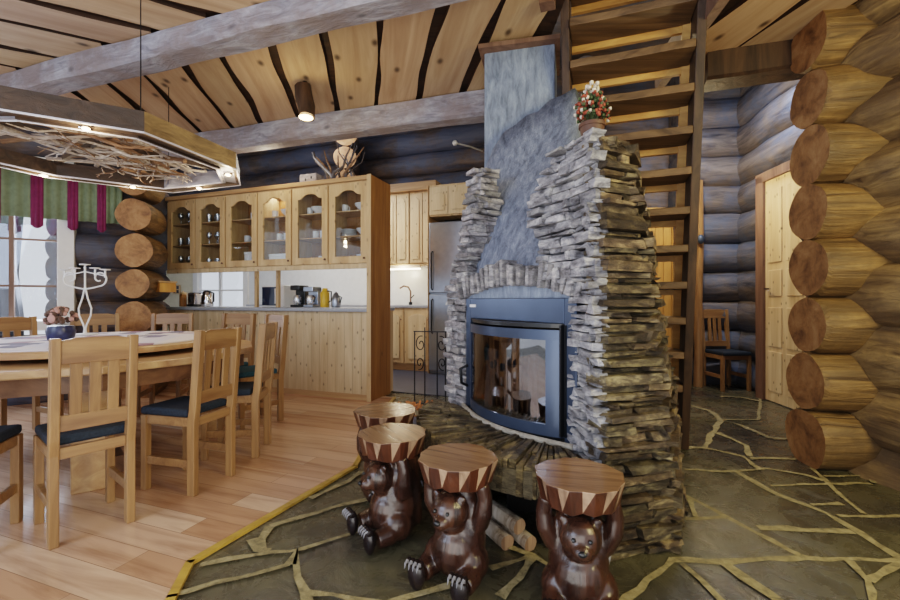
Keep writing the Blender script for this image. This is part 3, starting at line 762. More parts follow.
cab = make_cab(ordn[0]); cab.location = (K(-LB, .0).x, K(-LB, 0).y, 0)
cabs = [cab]
for i in range(1, nC):
    q = K(-LB+wC*i, 0); cabs.append(dup(cab, (q.x, q.y, 0), kr, ordn[i]))
cv = kthing('cornice', 'thin pine cornice along the top of the glass-door cupboards', 'cornice', -LB, 0)
mb = MB(); mb.box(-.02, LB-.01, -.035, .36, ZT+.002, ZT+.05); mb.build('cornice_board', M['pine_h'], cv, bevel=.006)
lr = kthing('light_rail', 'pale pine rail along the underside of the glass-door cupboards', 'rail', -LB, 0)
mb = MB(); mb.box(0, LB-.01, -.02, .01, ZB-.055, ZB-.002); mb.build('rail_board', M['pine_pale'], lr, bevel=.004)
# crockery
def proto_glass():
    mb = MB(); mb.lathe([(.022, 0), (.03, .01), (.033, .11), (.030, .11), (.020, .008)], 12); return mb.build('drinking_glass', M['glassware'], smooth=True)
def proto_wine():
    mb = MB(); mb.lathe([(.03, 0), (.028, .004), (.004, .01), (.004, .07), (.025, .09), (.034, .12), (.028, .16), (.026, .16), (.02, .1)], 12); return mb.build('wine_glass', M['glassware'], smooth=True)
def proto_bowl():
    mb = MB(); mb.lathe([(.035, 0), (.04, .01), (.09, .06), (.1, .085), (.096, .085), (.03, .015)], 20); return mb.build('bowl', M['porcelain'], smooth=True)
def proto_mug():
    mb = MB(); mb.lathe([(.032, 0), (.036, .005), (.036, .09), (.032, .09), (.03, .008)], 14); mb.tube([(.034, 0, .07), (.055, 0, .065), (.055, 0, .035), (.034, 0, .025)], .005, 6); return mb.build('mug', M['porcelain'], smooth=True)
def proto_plates():
    mb = MB(); mb.lathe([(.05, 0), (.06, .003), (.085, .012), (.09, .014), (.088, .017), (.05, .006)], 20); return mb.build('plate', M['porcelain'], smooth=True)
protos = {}
def put(kind, fn, ci, x, t_, z, label, cat, group, mat=None):
    q = K(-LB+wC*ci+x, t_)
    if kind not in protos: o = fn(); protos[kind] = o
    else:
        o = protos[kind].copy(); col.objects.link(o)
    o.location = (q.x, q.y, z); o.rotation_euler.z = kr+R.uniform(-.5, .5); return tag(o, label, cat, group)
sh = (ZB+.021, 1.813, 2.093)
shn = ('bottom', 'middle', 'top')
cn = ('leftmost', 'second', 'third', 'fourth', 'fifth', 'rightmost')
for ci in (0, 1):
    for si in range(3):
        for k in range(5):
            wine = (si+ci) % 2 == 0
            put('wine' if wine else 'glass', proto_wine if wine else proto_glass, ci, .10+.075*k, .10+.05*(k % 2), sh[si],
                ('stemmed' if wine else 'straight')+' clear glass in the row on the %s shelf of the %s cupboard' % (shn[si], cn[ci]), 'glass', 'glasses on the %s shelf of the %s cupboard' % (shn[si], cn[ci]))
for ci, x, si, kind in ((3, .34, 2, 'bowl'), (3, .13, 2, 'mug'), (4, .14, 2, 'mug'), (2, .2, 1, 'mug'), (5, .12, 2, 'mug'), (4, .28, 2, 'bowl'), (5, .36, 2, 'bowl'), (3, .2, 1, 'mug'), (3, .3, 1, 'mug'), (3, .4, 1, 'mug'), (4, .22, 1, 'mug'), (4, .32, 1, 'mug'), (4, .41, 1, 'mug'),
                        (4, .3, 0, 'mug'), (4, .4, 0, 'mug'), (5, .38, 1, 'bowl'), (5, .38, 0, 'bowl'), (2, .36, 1, 'mug'), (2, .3, 2, 'mug')):
    nm = {'bowl': 'white porcelain bowl', 'mug': 'white porcelain mug'}[kind]
    put(kind, proto_bowl if kind == 'bowl' else proto_mug, ci, x, .13, sh[si], '%s on the %s shelf of the %s glass cupboard' % (nm, shn[si], cn[ci]), kind, '%ss in the glass cupboards' % kind)
for k in range(5):
    put('plate', proto_plates, 5, .16, .15, sh[1]+.018*k, 'white plate in the small pile in the rightmost glass cupboard', 'plate', 'pile of plates in the rightmost cupboard')
for ci, x0, x1, h, lb in ((2, .22, .42, .17, 'pale box at the bottom of the third glass cupboard'), (3, .1, .44, .13, 'long pale box at the bottom of the fourth glass cupboard')):
    mb = MB(); mb.box(x0, x1, .06, .2, sh[0], sh[0]+h); mb.box(x0-.004, x1+.004, .056, .204, sh[0]+h-.03, sh[0]+h+.003)
    q = K(-LB+wC*ci, 0); tag(mb.build('storage_box', M['porcelain'], loc=(q.x, q.y, 0), rz=kr, bevel=.004), lb, 'box')
# stuff on the bar worktop
WZ = 1.012
def kobj(u, t_, z=WZ):     # place by photo column on the bar at local depth t_
    k_ = (u-450)/F; s = (k_*(K0.y+ey.y*t_)-(K0.x+ey.x*t_))/(ex.x-k_*ex.y)
    return K(s, t_)
q = kobj(281, .36)
mw = thing('microwave', 'white microwave oven with dark blue door on the bar worktop', 'microwave', (q.x, q.y, WZ), kr)
mb = MB(); mb.box(-.17, .17, -.14, .14, .0, .27); mb.build('housing', M['white'], mw, bevel=.006)
mb = MB(); mb.box(-.16, .08, -.155, -.141, .02, .25); dd = mb.build('door', M['screen'], mw, bevel=.004)
mb = MB(); mb.box(.06, .072, -.18, -.156, .04, .23); mb.build('handle', M['white'], dd)
for u, cm, lb, hh in ((299, 'black', 'black filter coffee maker just right of the microwave', .27), (312, 'inox', 'steel coffee maker between the black one and the glass jug', .25)):
    q = kobj(u, .34); c = thing('coffee_maker', lb, 'coffee maker', (q.x, q.y, WZ), kr, 'coffee makers on the bar worktop')
    mb = MB(); mb.box(-.07, .07, -.08, .1, 0, .03); mb.box(-.07, .07, .02, .1, .03, hh); mb.box(-.07, .07, -.08, .1, hh-.06, hh); mb.build('body', M[cm], c, bevel=.008)
    mb = MB(); mb.lathe([(.04, .03), (.052, .06), (.05, .12), (.036, .15), (.034, .15)], 16, 0, (0, -.03, 0)); j = mb.build('jug', M['glassware'], c, smooth=True)
    mb = MB(); mb.tube([(.04, -.03, .14), (.08, -.05, .12), (.05, -.03, .06)], .007, 7); mb.build('jug_handle', M['black'], j)
q = kobj(325, .34); c = thing('thermos_jug', 'yellow and grey thermos jug on the bar worktop right of the coffee makers', 'jug', (q.x, q.y, WZ), kr)
mb = MB(); mb.lathe([(.05, 0), (.055, .02), (.055, .17), (.035, .2), (.03, .23), (.001, .235)], 18); mb.build('body', M['yellow'], c, smooth=True)
mb = MB(); mb.tube([(.03, 0, .2), (.09, 0, .19), (.09, 0, .08), (.05, 0, .06)], .009, 8); mb.build('handle', M['black'], c, smooth=True)
q = kobj(336, .34); c = thing('coffee_pot', 'grey rounded coffee pot at the right end of the row on the worktop', 'pot', (q.x, q.y, WZ), kr)
mb = MB(); mb.lathe([(.05, 0), (.06, .04), (.05, .11), (.03, .16), (.012, .18), (.001, .19)], 18); mb.build('body', M['inox'], c, smooth=True)
mb = MB(); mb.tube([(.03, 0, .14), (.08, 0, .12), (.055, 0, .05)], .008, 8); mb.build('handle', M['black'], c, smooth=True)
q = kobj(207, .3); c = thing('electric_kettle', 'shiny steel electric kettle at the left end of the bar worktop', 'kettle', (q.x, q.y, WZ), kr)
mb = MB(); mb.lathe([(.075, 0), (.08, .02), (.07, .15), (.055, .2), (.02, .215), (.001, .22)], 20); mb.build('body', M['chrome'], c, smooth=True)
mb = MB(); mb.tube([(.05, 0, .2), (.12, 0, .18), (.12, 0, .07), (.075, 0, .05)], .011, 8); mb.build('handle', M['black'], c, smooth=True)
q = kobj(197, .32); c = thing('toaster', 'black and chrome toaster left of the steel kettle', 'toaster', (q.x, q.y, WZ), kr)
mb = MB(); mb.box(-.06, .06, -.1, .1, .01, .19); mb.build('body', M['chrome'], c, bevel=.02)
mb = MB(); mb.box(-.064, .064, -.104, .104, 0, .03); mb.box(-.02, .02, -.112, -.1, .06, .14); mb.build('trim', M['black'], c, bevel=.003)
q = kobj(183, .22); c = thing('canister', 'tan wooden canister at the far left of the bar worktop', 'canister', (q.x, q.y, WZ), kr)
mb = MB(); mb.lathe([(.045, 0), (.045, .16), (.04, .165)], 16); mb.build('body', M['pine_dark'], c, smooth=True)
mb = MB(); mb.lathe([(.047, .165), (.047, .19), (.01, .195), (.01, .21), (.001, .21)], 16); mb.build('lid', M['pine'], c, smooth=True)
mb = MB(); 
# ------------------------------------------------------------------ kitchen back: splash wall with a window
def back_plane(name, s0, s1, z0, z1, mat, t_=2.5, parent=None):
    mb = MB(); q = K(0, t_); mb.box(s0, s1, 0, .04, z0, z1); return struct(mb.build(name, mat, loc=(q.x, q.y, 0), rz=kr))
back_plane('wall_kitchen_cream', -6.5, -5.55, 0, 1.75, M['cream']); back_plane('wall_kitchen_sill', -5.55, -4.2, 0, .9, M['tile'])
back_plane('wall_kitchen_lintel', -5.55, -4.2, 1.9, 2.0, M['tile']); back_plane('wall_kitchen_tiles', -4.2, 2.2, 0, 1.75, M['tile'])
q = K(0, 2.5)
w2 = bpy.data.objects.new('window_2', None); col.objects.link(w2); w2['kind'] = 'structure'; w2.location = (q.x, q.y, 0); w2.rotation_euler.z = kr
mb = MB()
for a_, b_, c_, d_ in ((-5.6, -5.48, .86, 1.95), (-4.27, -4.15, .86, 1.95), (-5.6, -4.15, .86, .94), (-5.6, -4.15, 1.84, 1.95)): mb.box(a_, b_, -.03, .08, c_, d_)
mb.build('window_frame', M['white'], w2)
mb = MB(); mb.box(-4.93, -4.87, .0, .04, .94, 1.84); mb.box(-5.48, -4.27, .01, .03, 1.28, 1.31); mb.build('mullions', M['white'], w2)
mb = MB(); mb.box(-5.48, -4.27, .018, .022, .94, 1.84); mb.build('window_pane', M['winglass'], w2)
mb = MB(); mb.box(-.1, .1, 0, .02, 1.22, 1.42); mb.box(-.075, .075, -.004, 0, 1.245, 1.395, 1); mb.box(-.012, .012, -.008, -.004, 1.25, 1.39, 0); mb.box(-.07, .07, -.008, -.004, 1.31, 1.33, 0)
q = K(-6.06, 2.46); tag(mb.build('wall_picture', [M['pine_pale'], M['kfloor']], loc=(q.x, q.y, 0), rz=kr), 'small dark four-square picture on the cream kitchen wall', 'picture')
mb = MB(); mb.box(-3.4, .9, 0, 1.9, .002, .01); q = K(.2, .5); struct(mb.build('floor_kitchen', M['kfloor'], loc=(q.x, q.y, 0), rz=kr))
# back run of base cabinets
def base_cab(label):
    c = thing('base_cabinet', label, 'cabinet', (0, 0, 0), kr, 'pine base cabinets on the kitchen back wall')
    mb = MB(); mb.box(0, .45, .02, .58, .11, .98); mb.build('carcass', M['pine'], c)
    mb = MB(); mb.box(0, .45, .06, .58, .01, .11); mb.build('plinth', M['pine_h'], c)
    mb = MB(); mb.box(.008, .442, -.002, .018, .13, .96)
    dr = mb.build('door', M['pine'], c, bevel=.003)
    mb = MB(); n = 12; pl = [(.075, .2), (.375, .2)]+[(.375-.3*i/n, .84+.05*math.sin(math.pi*i/n)) for i in range(n+1)]
    mb.T = Matrix.Translation((0, -.004, 0)) @ Matrix.Rotation(rad(90), 4, 'X'); mb.prism(pl, 0, .012); mb.build('door_panel', M['pine_pale'], dr, bevel=.004)
    mb = MB(); mb.ell(.40, -.018, .8, .012, .012, .012, 8); mb.build('knob', M['jamb'], dr)
    return c
T1 = 1.9
bc = base_cab('pine base cabinet under the tap, right next to the amber end panel'); q = K(-1.15+.2, T1); bc.location = (q.x, q.y, 0)
for i, (s, lb) in enumerate(((-.5, 'pine base cabinet with arched door left of the fridge'), (-1.4, 'pine base cabinet mostly hidden behind the amber end panel'))):
    q = K(s, T1); dup(bc, (q.x, q.y, 0), kr, lb)
mb = MB(); mb.box(-3.6, -.09, -.02, .59, .981, 1.02); q = K(0, T1); tag(mb.build('worktop', M['counter'], loc=(q.x, q.y, 0), rz=kr, bevel=.004), 'worktop with the tap along the kitchen back wall', 'worktop')
q = K(-.60, T1+.45); c = thing('kitchen_tap', 'curved dark metal kitchen tap on the back worktop', 'tap', (q.x, q.y, 1.021), kr)
mb = MB(); mb.tube([(0, 0, 0), (0, 0, .22), (-.03, -.02, .29), (-.1, -.05, .31), (-.16, -.08, .27)], .014, 8); mb.build('spout', M['jamb'], c, smooth=True)
mb = MB(); mb.lathe([(.03, 0), (.03, .04), (.02, .05)], 12); mb.tube([(0, 0, .1), (.07, -.02, .16)], .008, 6); mb.build('lever', M['iron'], c, smooth=True)
def wall_cab(w, z0, z1, label, s, t_, arch=True):
    q = K(s, t_); c = thing('wall_cabinet', label, 'cabinet', (q.x, q.y, 0), kr, 'solid pine wall cabinets in the kitchen')
    mb = MB(); mb.box(0, w, .02, .36, z0, z1); mb.build('carcass', M['pine'], c)
    nd_ = 2 if w > .35 else 1; dw = w/nd_
    for k in range(nd_):
        mb = MB(); x0 = dw*k+.006; x1 = dw*(k+1)-.006; mb.box(x0, x1, 0, .018, z0+.02, z1-.03); dr = mb.build('door', M['pine_pale'], c, bevel=.003)
        mb = MB(); n = 10; a0, a1 = x0+.05, x1-.05; hh = .05 if arch else .02
        pl = [(a0, z0+.08), (a1, z0+.08)]+[(a1-(a1-a0)*i/n, z1-.14+hh*math.sin(math.pi*i/n)) for i in range(n+1)]
        mb.T = Matrix.Translation((0, 0, 0)) @ Matrix.Rotation(rad(90), 4, 'X'); mb.prism(pl, 0, .012); mb.build('door_panel', M['pine_pale'], dr, bevel=.005)
    return c
wall_cab(.45, 1.67, 2.82, 'tall solid pine wall cabinet above the tap, left of the fridge', -.52, 2.14)
wall_cab(.45, 1.67, 2.82, 'solid pine wall cabinet partly hidden by the amber end panel', -.98, 2.14)
cv2 = kthing('cornice', 'pale pine cornice above the solid wall cabinets in the kitchen', 'cornice', -1.1, 2.1)
mb = MB(); mb.box(0, 1.06, -.03, .4, 2.822, 2.96); mb.build('cornice_board', M['pine_h'], cv2, bevel=.01)
q = K(-.7, 2.3); sl = thing('strip_light', 'bright strip light under the solid wall cabinets', 'light', (q.x, q.y, 1.62), kr)
mb = MB(); mb.box(-.3, .3, -.03, .03, .0, .045); mb.build('housing', M['white'], sl)
mb = MB(); mb.box(-.29, .29, -.028, .028, -.02, -.001); mb.build('tube', M['strip'], sl)
# fridge and overhead cupboard
q = K(-.035, 1.78); fr = thing('fridge', 'tall stainless steel fridge-freezer standing left of the fireplace', 'fridge', (q.x, q.y, .011), kr)
mb = MB(); mb.box(0, .62, .03, .66, .0, 2.24); mb.build('body', M['inox'], fr, bevel=.004)
for z0, z1, hz in ((.05, 1.17, (.6, 1.1)), (1.19, 2.23, (1.24, 1.8))):
    mb = MB(); mb.box(.004, .616, -.02, .028, z0, z1); dd = mb.build('door', M['inox'], fr, bevel=.012)
    mb = MB(); mb.tube([(.06, -.02, hz[0]), (.06, -.06, hz[0]+.02), (.06, -.06, hz[1]-.02), (.06, -.02, hz[1])], .011, 8); mb.build('handle', M['iron'], dd, smooth=True)
wall_cab(.6, 2.33, 2.79, 'short pine cupboard directly above the fridge', -.03, 1.76, False)
mb = MB(); mb.box(-.05, -.04, 0, .69, .02, 2.79); mb.box(.598, .63, 0, .69, .02, 2.79); q = K(0, 1.76)
tag(mb.build('fridge_surround', M['pine_h'], loc=(q.x, q.y, 0), rz=kr), 'thin pine side panels framing the fridge', 'panel')

# things on top of the cupboards
q = kobj(312, .2, 0); c = thing('wooden_box', 'small grey wooden box with holes on top of the glass cupboards', 'box', (q.x, q.y, ZT+.052), kr)
mb = MB(); mb.box(-.12, .12, -.08, .08, 0, .14); mb.build('body', M['beam'], c, bevel=.012)
mb = MB(); mb.ell(-.03, -.082, .07, .012, .006, .018, 8); mb.ell(.05, -.082, .09, .012, .006, .018, 8); mb.build('holes', M['black'], c)
q = kobj(345, .2, 0); mb = MB()
for i in range(13):
    a0 = R.uniform(-.25, .2); pts = [(a0, R.uniform(-.08, .08), .0)]
    dx = R.uniform(-.12, .12)
    for k in range(4): pts.append((pts[-1][0]+dx*R.uniform(.3, 1.4), pts[-1][1]+R.uniform(-.04, .04), pts[-1][2]+R.uniform(.07, .14)))
    rr = R.uniform(.010, .022); mb.tube(pts, [rr, rr, rr*.8, rr*.6, rr*.35], 7, R.choice((0, 0, 1, 2)))
mb.box(-.3, .3, -.08, .08, 0, .035, 2)
tag(mb.build('branch_sculpture', [M['log_dark'], M['frame_pale'], M['branch_br']], loc=(q.x, q.y, ZT+.052), rz=kr, smooth=True), 'tangled sculpture of dark and pale branches on top of the glass cupboards', 'sculpture')
a_ = Vector(at(455, 143, 6.2)); 
c = thing('ceiling_hook_lamp', 'small white ball-ended rod sticking out high on the dark kitchen logs', 'lamp', (a_.x, a_.y, a_.z))
mb = MB(); mb.tube([(0, 0, 0), (.25, .3, .05), (.45, .6, .09)], .012, 6); mb.build('rod', M['white'], c); mb = MB(); mb.ell(0, 0, 0, .04, .04, .04, 10); mb.build('ball', M['white'], c, smooth=True)
# box shelf on the dark wall between log ends and bar
q = Vector(at(163, 288, 5.0)); c = thing('wall_box', 'small pine box mounted on the dark wall left of the bar', 'box', (q.x-.05, q.y+.02, q.z), rad(-30))
mb = MB(); mb.box(-.12, .12, -.06, .12, -.05, .06); mb.build('body', M['pine_warm'], c, bevel=.005)
mb = MB(); mb.box(-.13, .13, -.07, .13, .062, .08); mb.build('lid', M['pine_h'], c, bevel=.003)

# ------------------------------------------------------------------ chandelier
zb = 2.05
V = [(-2.95, 2.12), (-2.26, 2.12), (-1.74, 2.42), (-1.56, 3.10), (-1.74, 3.52), (-2.45, 3.76), (-3.12, 3.30), (-3.35, 2.65)]
cc = Vector((-2.4, 2.95))
ch = thing('chandelier', 'hanging octagonal wooden frame chandelier filled with driftwood branches over the table', 'chandelier', (cc.x, cc.y, zb))
nV = len(V)
outer = [Vector(v)-cc for v in V]; inner = [o*(1-.13/o.length) for o in outer]
for i in range(nV):
    j = (i+1) % nV; mb = MB(); a_, b_, c_, d_ = outer[i], outer[j], inner[j], inner[i]
    hgt = .125
    # outer board / underside / inner board
    d2 = lambda p, q_, f: p+(q_-p)*f
    ao, bo = d2(a_, d_, .18), d2(b_, c_, .18); ai, bi = d2(a_, d_, .82), d2(b_, c_, .82)
    mb.prism([(a_.x, a_.y), (b_.x, b_.y), (bo.x, bo.y), (ao.x, ao.y)], 0, hgt)
    mat_o = M['frame_amber'] if i == 2 else M['dark_frame']
    mb.build('outer_board', mat_o, ch)
    mb = MB(); mb.prism([(ai.x, ai.y), (bi.x, bi.y), (c_.x, c_.y), (d_.x, d_.y)], 0, hgt-.02); mb.build('inner_board', M['frame_pale'] if i in (3, 4, 0, 7) else M['dark_frame'], ch)  # paler inner boards have the light falling on them put into their colour
    mb = MB(); mb.prism([(ao.x, ao.y), (bo.x, bo.y), (bi.x, bi.y), (ai.x, ai.y)], .012, .03); mb.build('soffit', M['dark_frame'] if i not in (3,) else M['frame_pale'], ch)
    mb = MB(); e0, e1 = d2(a_, d_, -.02), d2(b_, c_, -.02)
    mb.bar((e0.x, e0.y, .002), (e1.x, e1.y, .002), .010, .008); mb.bar((d_.x, d_.y, .0), (c_.x, c_.y, .0), .014, .008); mb.build('edge_trim', M['led'], ch)
lampuv = [(85, 126), (49, 174), (133, 187), (201, 188), (229, 174)]
lamps = []
for (u, v) in lampuv:
    lx_, ly_ = (u-450)/F*((zb+.0-H)*F/(300-v)), (zb-H)*F/(300-v)
    p = Vector((lx_, ly_))-cc
    # snap onto the frame centre line
    best = None
    for i in range(nV):
        a_ = (outer[i]+inner[i])/2; b_ = (outer[(i+1) % nV]+inner[(i+1) % nV])/2; ab = b_-a_; t_ = max(0.05, min(.95, (p-a_).dot(ab)/ab.dot(ab))); q = a_+ab*t_
        if best is None or (q-p).length < best[0]: best = ((q-p).length, q)
    p = best[1]; lamps.append(p+cc)
    mb = MB(); mb.lathe([(.001, .012), (.032, .012), (.032, -.004), (.022, -.006), (.001, -.006)], 14, 0, (p.x, p.y, 0)); sp = mb.build('spotlight', M['chrome'], ch, smooth=True)
    mb = MB(); mb.lathe([(.001, -.007), (.02, -.007), (.014, -.014), (.001, -.016)], 12, 0, (p.x, p.y, 0)); mb.build('bulb', M['lamp'], sp, smooth=True)
def grow(mb, p, d, r, L, depth, mi):
    pts = [p]; n = 8
    for i in range(n):
        d = (d+Vector((R.uniform(-.5, .5), R.uniform(-.5, .5), R.uniform(-.35, .35)))*.45).normalized(); pts.append(pts[-1]+d*L/n)
        pts[-1].z = max(.02, min(.2, pts[-1].z)); rr_ = math.hypot(pts[-1].x, pts[-1].y)
        if rr_ > .62: pts[-1].x *= .62/rr_; pts[-1].y *= .62/rr_
        if depth and i in (2, 4, 6) : grow(mb, pts[-1].copy(), (d+Vector((R.uniform(-1, 1), R.uniform(-1, 1), R.uniform(-.4, .1)))).normalized(), r*.65, L*.55, depth-1, mi)
    mb.tube(pts, [r*(1-.75*i/n) for i in range(n+1)], 7, mi)
for k in range(12):
    mb = MB(); th = 2*math.pi*k/12+.2
    p = Vector((.55*math.cos(th)-.05, .58*math.sin(th), R.uniform(.05, .12)))
    grow(mb, p, Vector((-math.cos(th+R.uniform(-.9, .9)), -math.sin(th+R.uniform(-.9, .9)), 0)), R.uniform(.012, .022), R.uniform(.6, .95), 2, 0)
    mb.build('branch', M['branch'] if k % 3 else M['branch_br'], ch, smooth=True)
mb = MB()
for (a_, b_) in ((0, 4), (2, 6)): mb.bar((inner[a_].x, inner[a_].y, .1), (inner[b_].x, inner[b_].y, .1), .03, .03)
mb.build('cross_bar', M['dark_frame'], ch)
for i in (2, 5, 7, 0):
    mb = MB(); p = (outer[i]+inner[i])/2; mb.tube([(p.x, p.y, .1), (p.x, p.y, CZ-zb-.002)], .003, 6); mb.build('cable', M['iron'], ch)
# log spotlight on the ceiling
x, y = (305-450)/F*3.6, 3.6
c = thing('log_spotlight', 'short bark-covered log spotlight hanging from the board ceiling', 'lamp', (x, y, CZ-.002))
mb = MB(); mb.tube([(0, 0, 0), (0, 0, -.04)], .02, 8); mb.build('mount', M['iron'], c)
mb = MB(); mb.tube([(-.02, 0, -.03), (-.01, 0, -.12), (.02, -.01, -.22), (.03, -.03, -.31)], [.062, .07, .068, .066], 14, 0, wob=.25); mb.build('log_body', M['stringer'], c, smooth=True)
mb = MB(); mb.ell(.02, -.035, -.318, .058, .058, .014, 14); mb.build('bulb', M['lamp'], c, smooth=True)

# ------------------------------------------------------------------ stairs
st = thing('loft_staircase', 'steep open wooden staircase with dark stringers rising behind the fireplace', 'staircase', (0, 0, 0))
bR = Vector((1.76, 3.22, 0)); tR = Vector((1.545, 2.63, 2.95)); wS = .80
ux = Vector((ex.x, ex.y, 0)); uy = Vector((ey.x, ey.y, 0))
up = (tR-bR)/2.95
def sp_(z): return bR+up*z
def plank(mb, a, b, wdir, w, tdir, th):
    vs = [tuple(p+wdir*(w*i)+tdir*(th*j)) for p in (a, b) for i in (-.5, .5) for j in (-.5, .5)]
    mb.add(vs, [(0, 1, 3, 2), (4, 6, 7, 5), (0, 4, 5, 1), (2, 3, 7, 6), (0, 2, 6, 4), (1, 5, 7, 3)])
for k, off in enumerate((0, -wS)):
    mb = MB(); a_ = sp_(0.0)+ux*off; b_ = sp_(4.1)+ux*off
    plank(mb, a_, b_, uy, .20, ux, .055); mb.build('stringer', M['stringer'], st, bevel=.006)
mb = MB(); a_ = sp_(0.0)+ux*-.05+uy*.13; b_ = sp_(4.0)+ux*-.05+uy*.13
plank(mb, a_, b_, uy, .05, ux, .05); mb.build('inner_batten', M['stair_lit'], st)
for k in range(15):
    z = .22+.245*k; c0 = sp_(z)-ux*.03; c1_ = sp_(z)-ux*(wS-.03)
    mb = MB(); vs = []; n = 6; dpt = .24; th = .05
    for i in range(n+1):
        p = c0.lerp(c1_, i/n); j = R.uniform(-.008, .008)
        vs += [tuple(p+uy*(-dpt/2+j)+Vector((0, 0, -th/2))), tuple(p+uy*(dpt/2)+Vector((0, 0, -th/2))), tuple(p+uy*(dpt/2)+Vector((0, 0, th/2))), tuple(p+uy*(-dpt/2+j)+Vector((0, 0, th/2)))]
    fs = [(0, 1, 2, 3), (4*n+3, 4*n+2, 4*n+1, 4*n)]
    for i in range(n):
        for q_ in range(4): fs.append((i*4+q_, (i+1)*4+q_, (i+1)*4+(q_+1) % 4, i*4+(q_+1) % 4))
    mb.add(vs, fs); td = mb.build('tread', M['stair'], st, bevel=.005)
    mb = MB(); a_ = c0+uy*(dpt/2+.02)+Vector((0, 0, -.02)); b_ = c1_+uy*(dpt/2+.02)+Vector((0, 0, -.02))
    plank(mb, a_, b_, Vector((0, 0, 1)), .09, uy, .028); mb.build('riser_batten', M['stair_lit'], td)
mb = MB(); mb.box(-.045, .045, -.045, .045, CZ-.04, 4.25); q = Vector((.60, 2.62))
struct(mb.build('trim_stair_post', M['jamb'], loc=(q.x, q.y, 0), rz=kr))

# ------------------------------------------------------------------ fireplace
fpz = thing('stone_fireplace', 'large stacked slate fireplace with blue-grey plaster hood and chimney', 'fireplace', (0, 0, 0))
SR = Vector((.60, 1.97)); SL = Vector((.12, 2.76)); sd_ = (SL-SR).normalized(); sn = Vector((sd_.y, -sd_.x))
if sn.dot(-SR) < 0: sn = -sn          # outward, towards the room
HZ = .42
def masonry(mb, polyf, z0, z1, hmin=.018, hmax=.048, lmin=.07, lmax=.26, out=.032, dep=.1, tone=(.55, 1.25), closed=True, warm=0, ragged=None, mi=0, skip=()):
    z = z0
    while z < z1-.005:
        h = min(R.uniform(hmin, hmax), z1-z); P = polyf(z+h/2); n = len(P)
        segs = range(n) if closed else range(n-1)
        for i in segs:
            if i in skip: continue
            a = P[i]; b = P[(i+1) % n]; d = b-a; L = d.length
            if L < 1e-4: continue
            d = d/L; nrm = Vector((d.y, -d.x)); x = R.uniform(.0, .018) if (skip and i == 0) else R.uniform(-.05, .0)
            while x < L:
                l = R.uniform(lmin, lmax); x2 = min(x+l, L+R.uniform(0, .02))
                if ragged and ragged(a+d*((x+x2)/2), z): x += l; continue
                o = R.uniform(-.35, 1)*out; hz = h*R.uniform(.82, 1.05)
                t = R.uniform(*tone); c = (t*(1+warm*R.uniform(0, .25)), t, t*(1-warm*R.uniform(0, .2)))
                g = .004
                pts = []
                for (xx, oo) in ((x+g, -dep), (x2-g, -dep), (x2-g, o), (x+g, o)):
                    for zz in (z+g*.5, z+hz-g*.5):
                        jj = .010
                        q = a+d*(xx+R.uniform(-jj, jj))+nrm*(oo+R.uniform(-jj, jj)); pts.append((q.x, q.y, zz+R.uniform(-.006, .006)))
                mb.add(pts, [(0, 2, 3, 1), (2, 4, 5, 3), (4, 6, 7, 5), (6, 0, 1, 7), (1, 3, 5, 7), (0, 6, 4, 2)], mi, c)
                x = x2
        z += h
def V2(*p): return Vector(p)
def lerpP(A, B, t): return [a.lerp(b, t) for a, b in zip(A, B)]
# right pillar outline, counter-clockwise starting at the near corner (outward normal = right of travel)
A0 = [V2(.62, 1.75), V2(.99, 1.87), V2(1.235, 2.30), V2(1.25, 2.85), V2(.95, 2.95), V2(.72, 2.2), V2(.605, 1.97)]
A1 = [V2(.63, 1.80), V2(.78, 1.88), V2(.90, 2.12), V2(.98, 2.55), V2(.85, 2.75), V2(.74, 2.15), V2(.62, 2.0)]
def right_poly(z):
    t = min(1, max(0, z/1.80)); return lerpP(A0, A1, t**1.5)
def shrink(P, k):
    c = sum(P, V2(0, 0))/len(P); return [p+(c-p).normalized()*k for p in P]
mb = MB(); n = 6
for i in range(n):
    za, zb_ = 1.76*i/n, 1.76*(i+1)/n; a_ = shrink(right_poly(za), .03); b_ = shrink(right_poly(zb_), .03)
    mb.prism([(p.x, p.y) for p in a_], za, zb_, top=[(p.x, p.y) for p in b_])
core = mb.build('pillar_core', M['mortar'], fpz)
mb = MB(); masonry(mb, right_poly, 0.0, 1.80, skip=(5, 6), warm=.6, tone=(.4, 1.35), out=.04, lmin=.10, lmax=.36)
# capstones
P = right_poly(1.8)
for k in range(34):
    a_ = R.uniform(.25, .75); b_ = R.uniform(.1, .9); q = P[0].lerp(P[1], a_).lerp(P[6].lerp(P[3], a_), b_)
    l, w = R.uniform(.04, .09), R.uniform(.04, .06); mb.T = Matrix.Translation((q.x, q.y, 1.775+.015*R.random())) @ Matrix.Rotation(R.uniform(0, 3), 4, 'Z'); t = R.uniform(.7, 1.3)
    mb.box(-l, l, -w, w, -.03, .015, 0, .008, (t, t*.95, t*.85))
mb.T = Matrix.Identity(4)
mb.build('stone_pillar', M['stone'], fpz, bevel=.004)
# lit front of the right pillar above the arch, light put into its colour (runs left along the stove plane)
def rf(z):
    w = .03 if z < 1.16 else (.03+(z-1.16)*2.6 if z < 1.26 else .29+.05*math.sin(z*13)-max(0, z-1.6)*.35)
    a_ = SR+sd_*w+sn*(.0 if z < 1.1 else .0); b_ = SR+sn*.03; e_ = V2(.63, 1.77)
    return [a_, a_.lerp(SR, .9)+sn*.02, right_poly(z)[0]+V2(-.012, .012)]
mb = MB(); masonry(mb, rf, HZ-.42+.0, 1.83, closed=False, tone=(.8, 1.35), out=.035, hmin=.018, hmax=.045, lmin=.05, lmax=.18, dep=.05)
mb.build('lit_corner_stones', M['stone_lit'], fpz, bevel=.004)
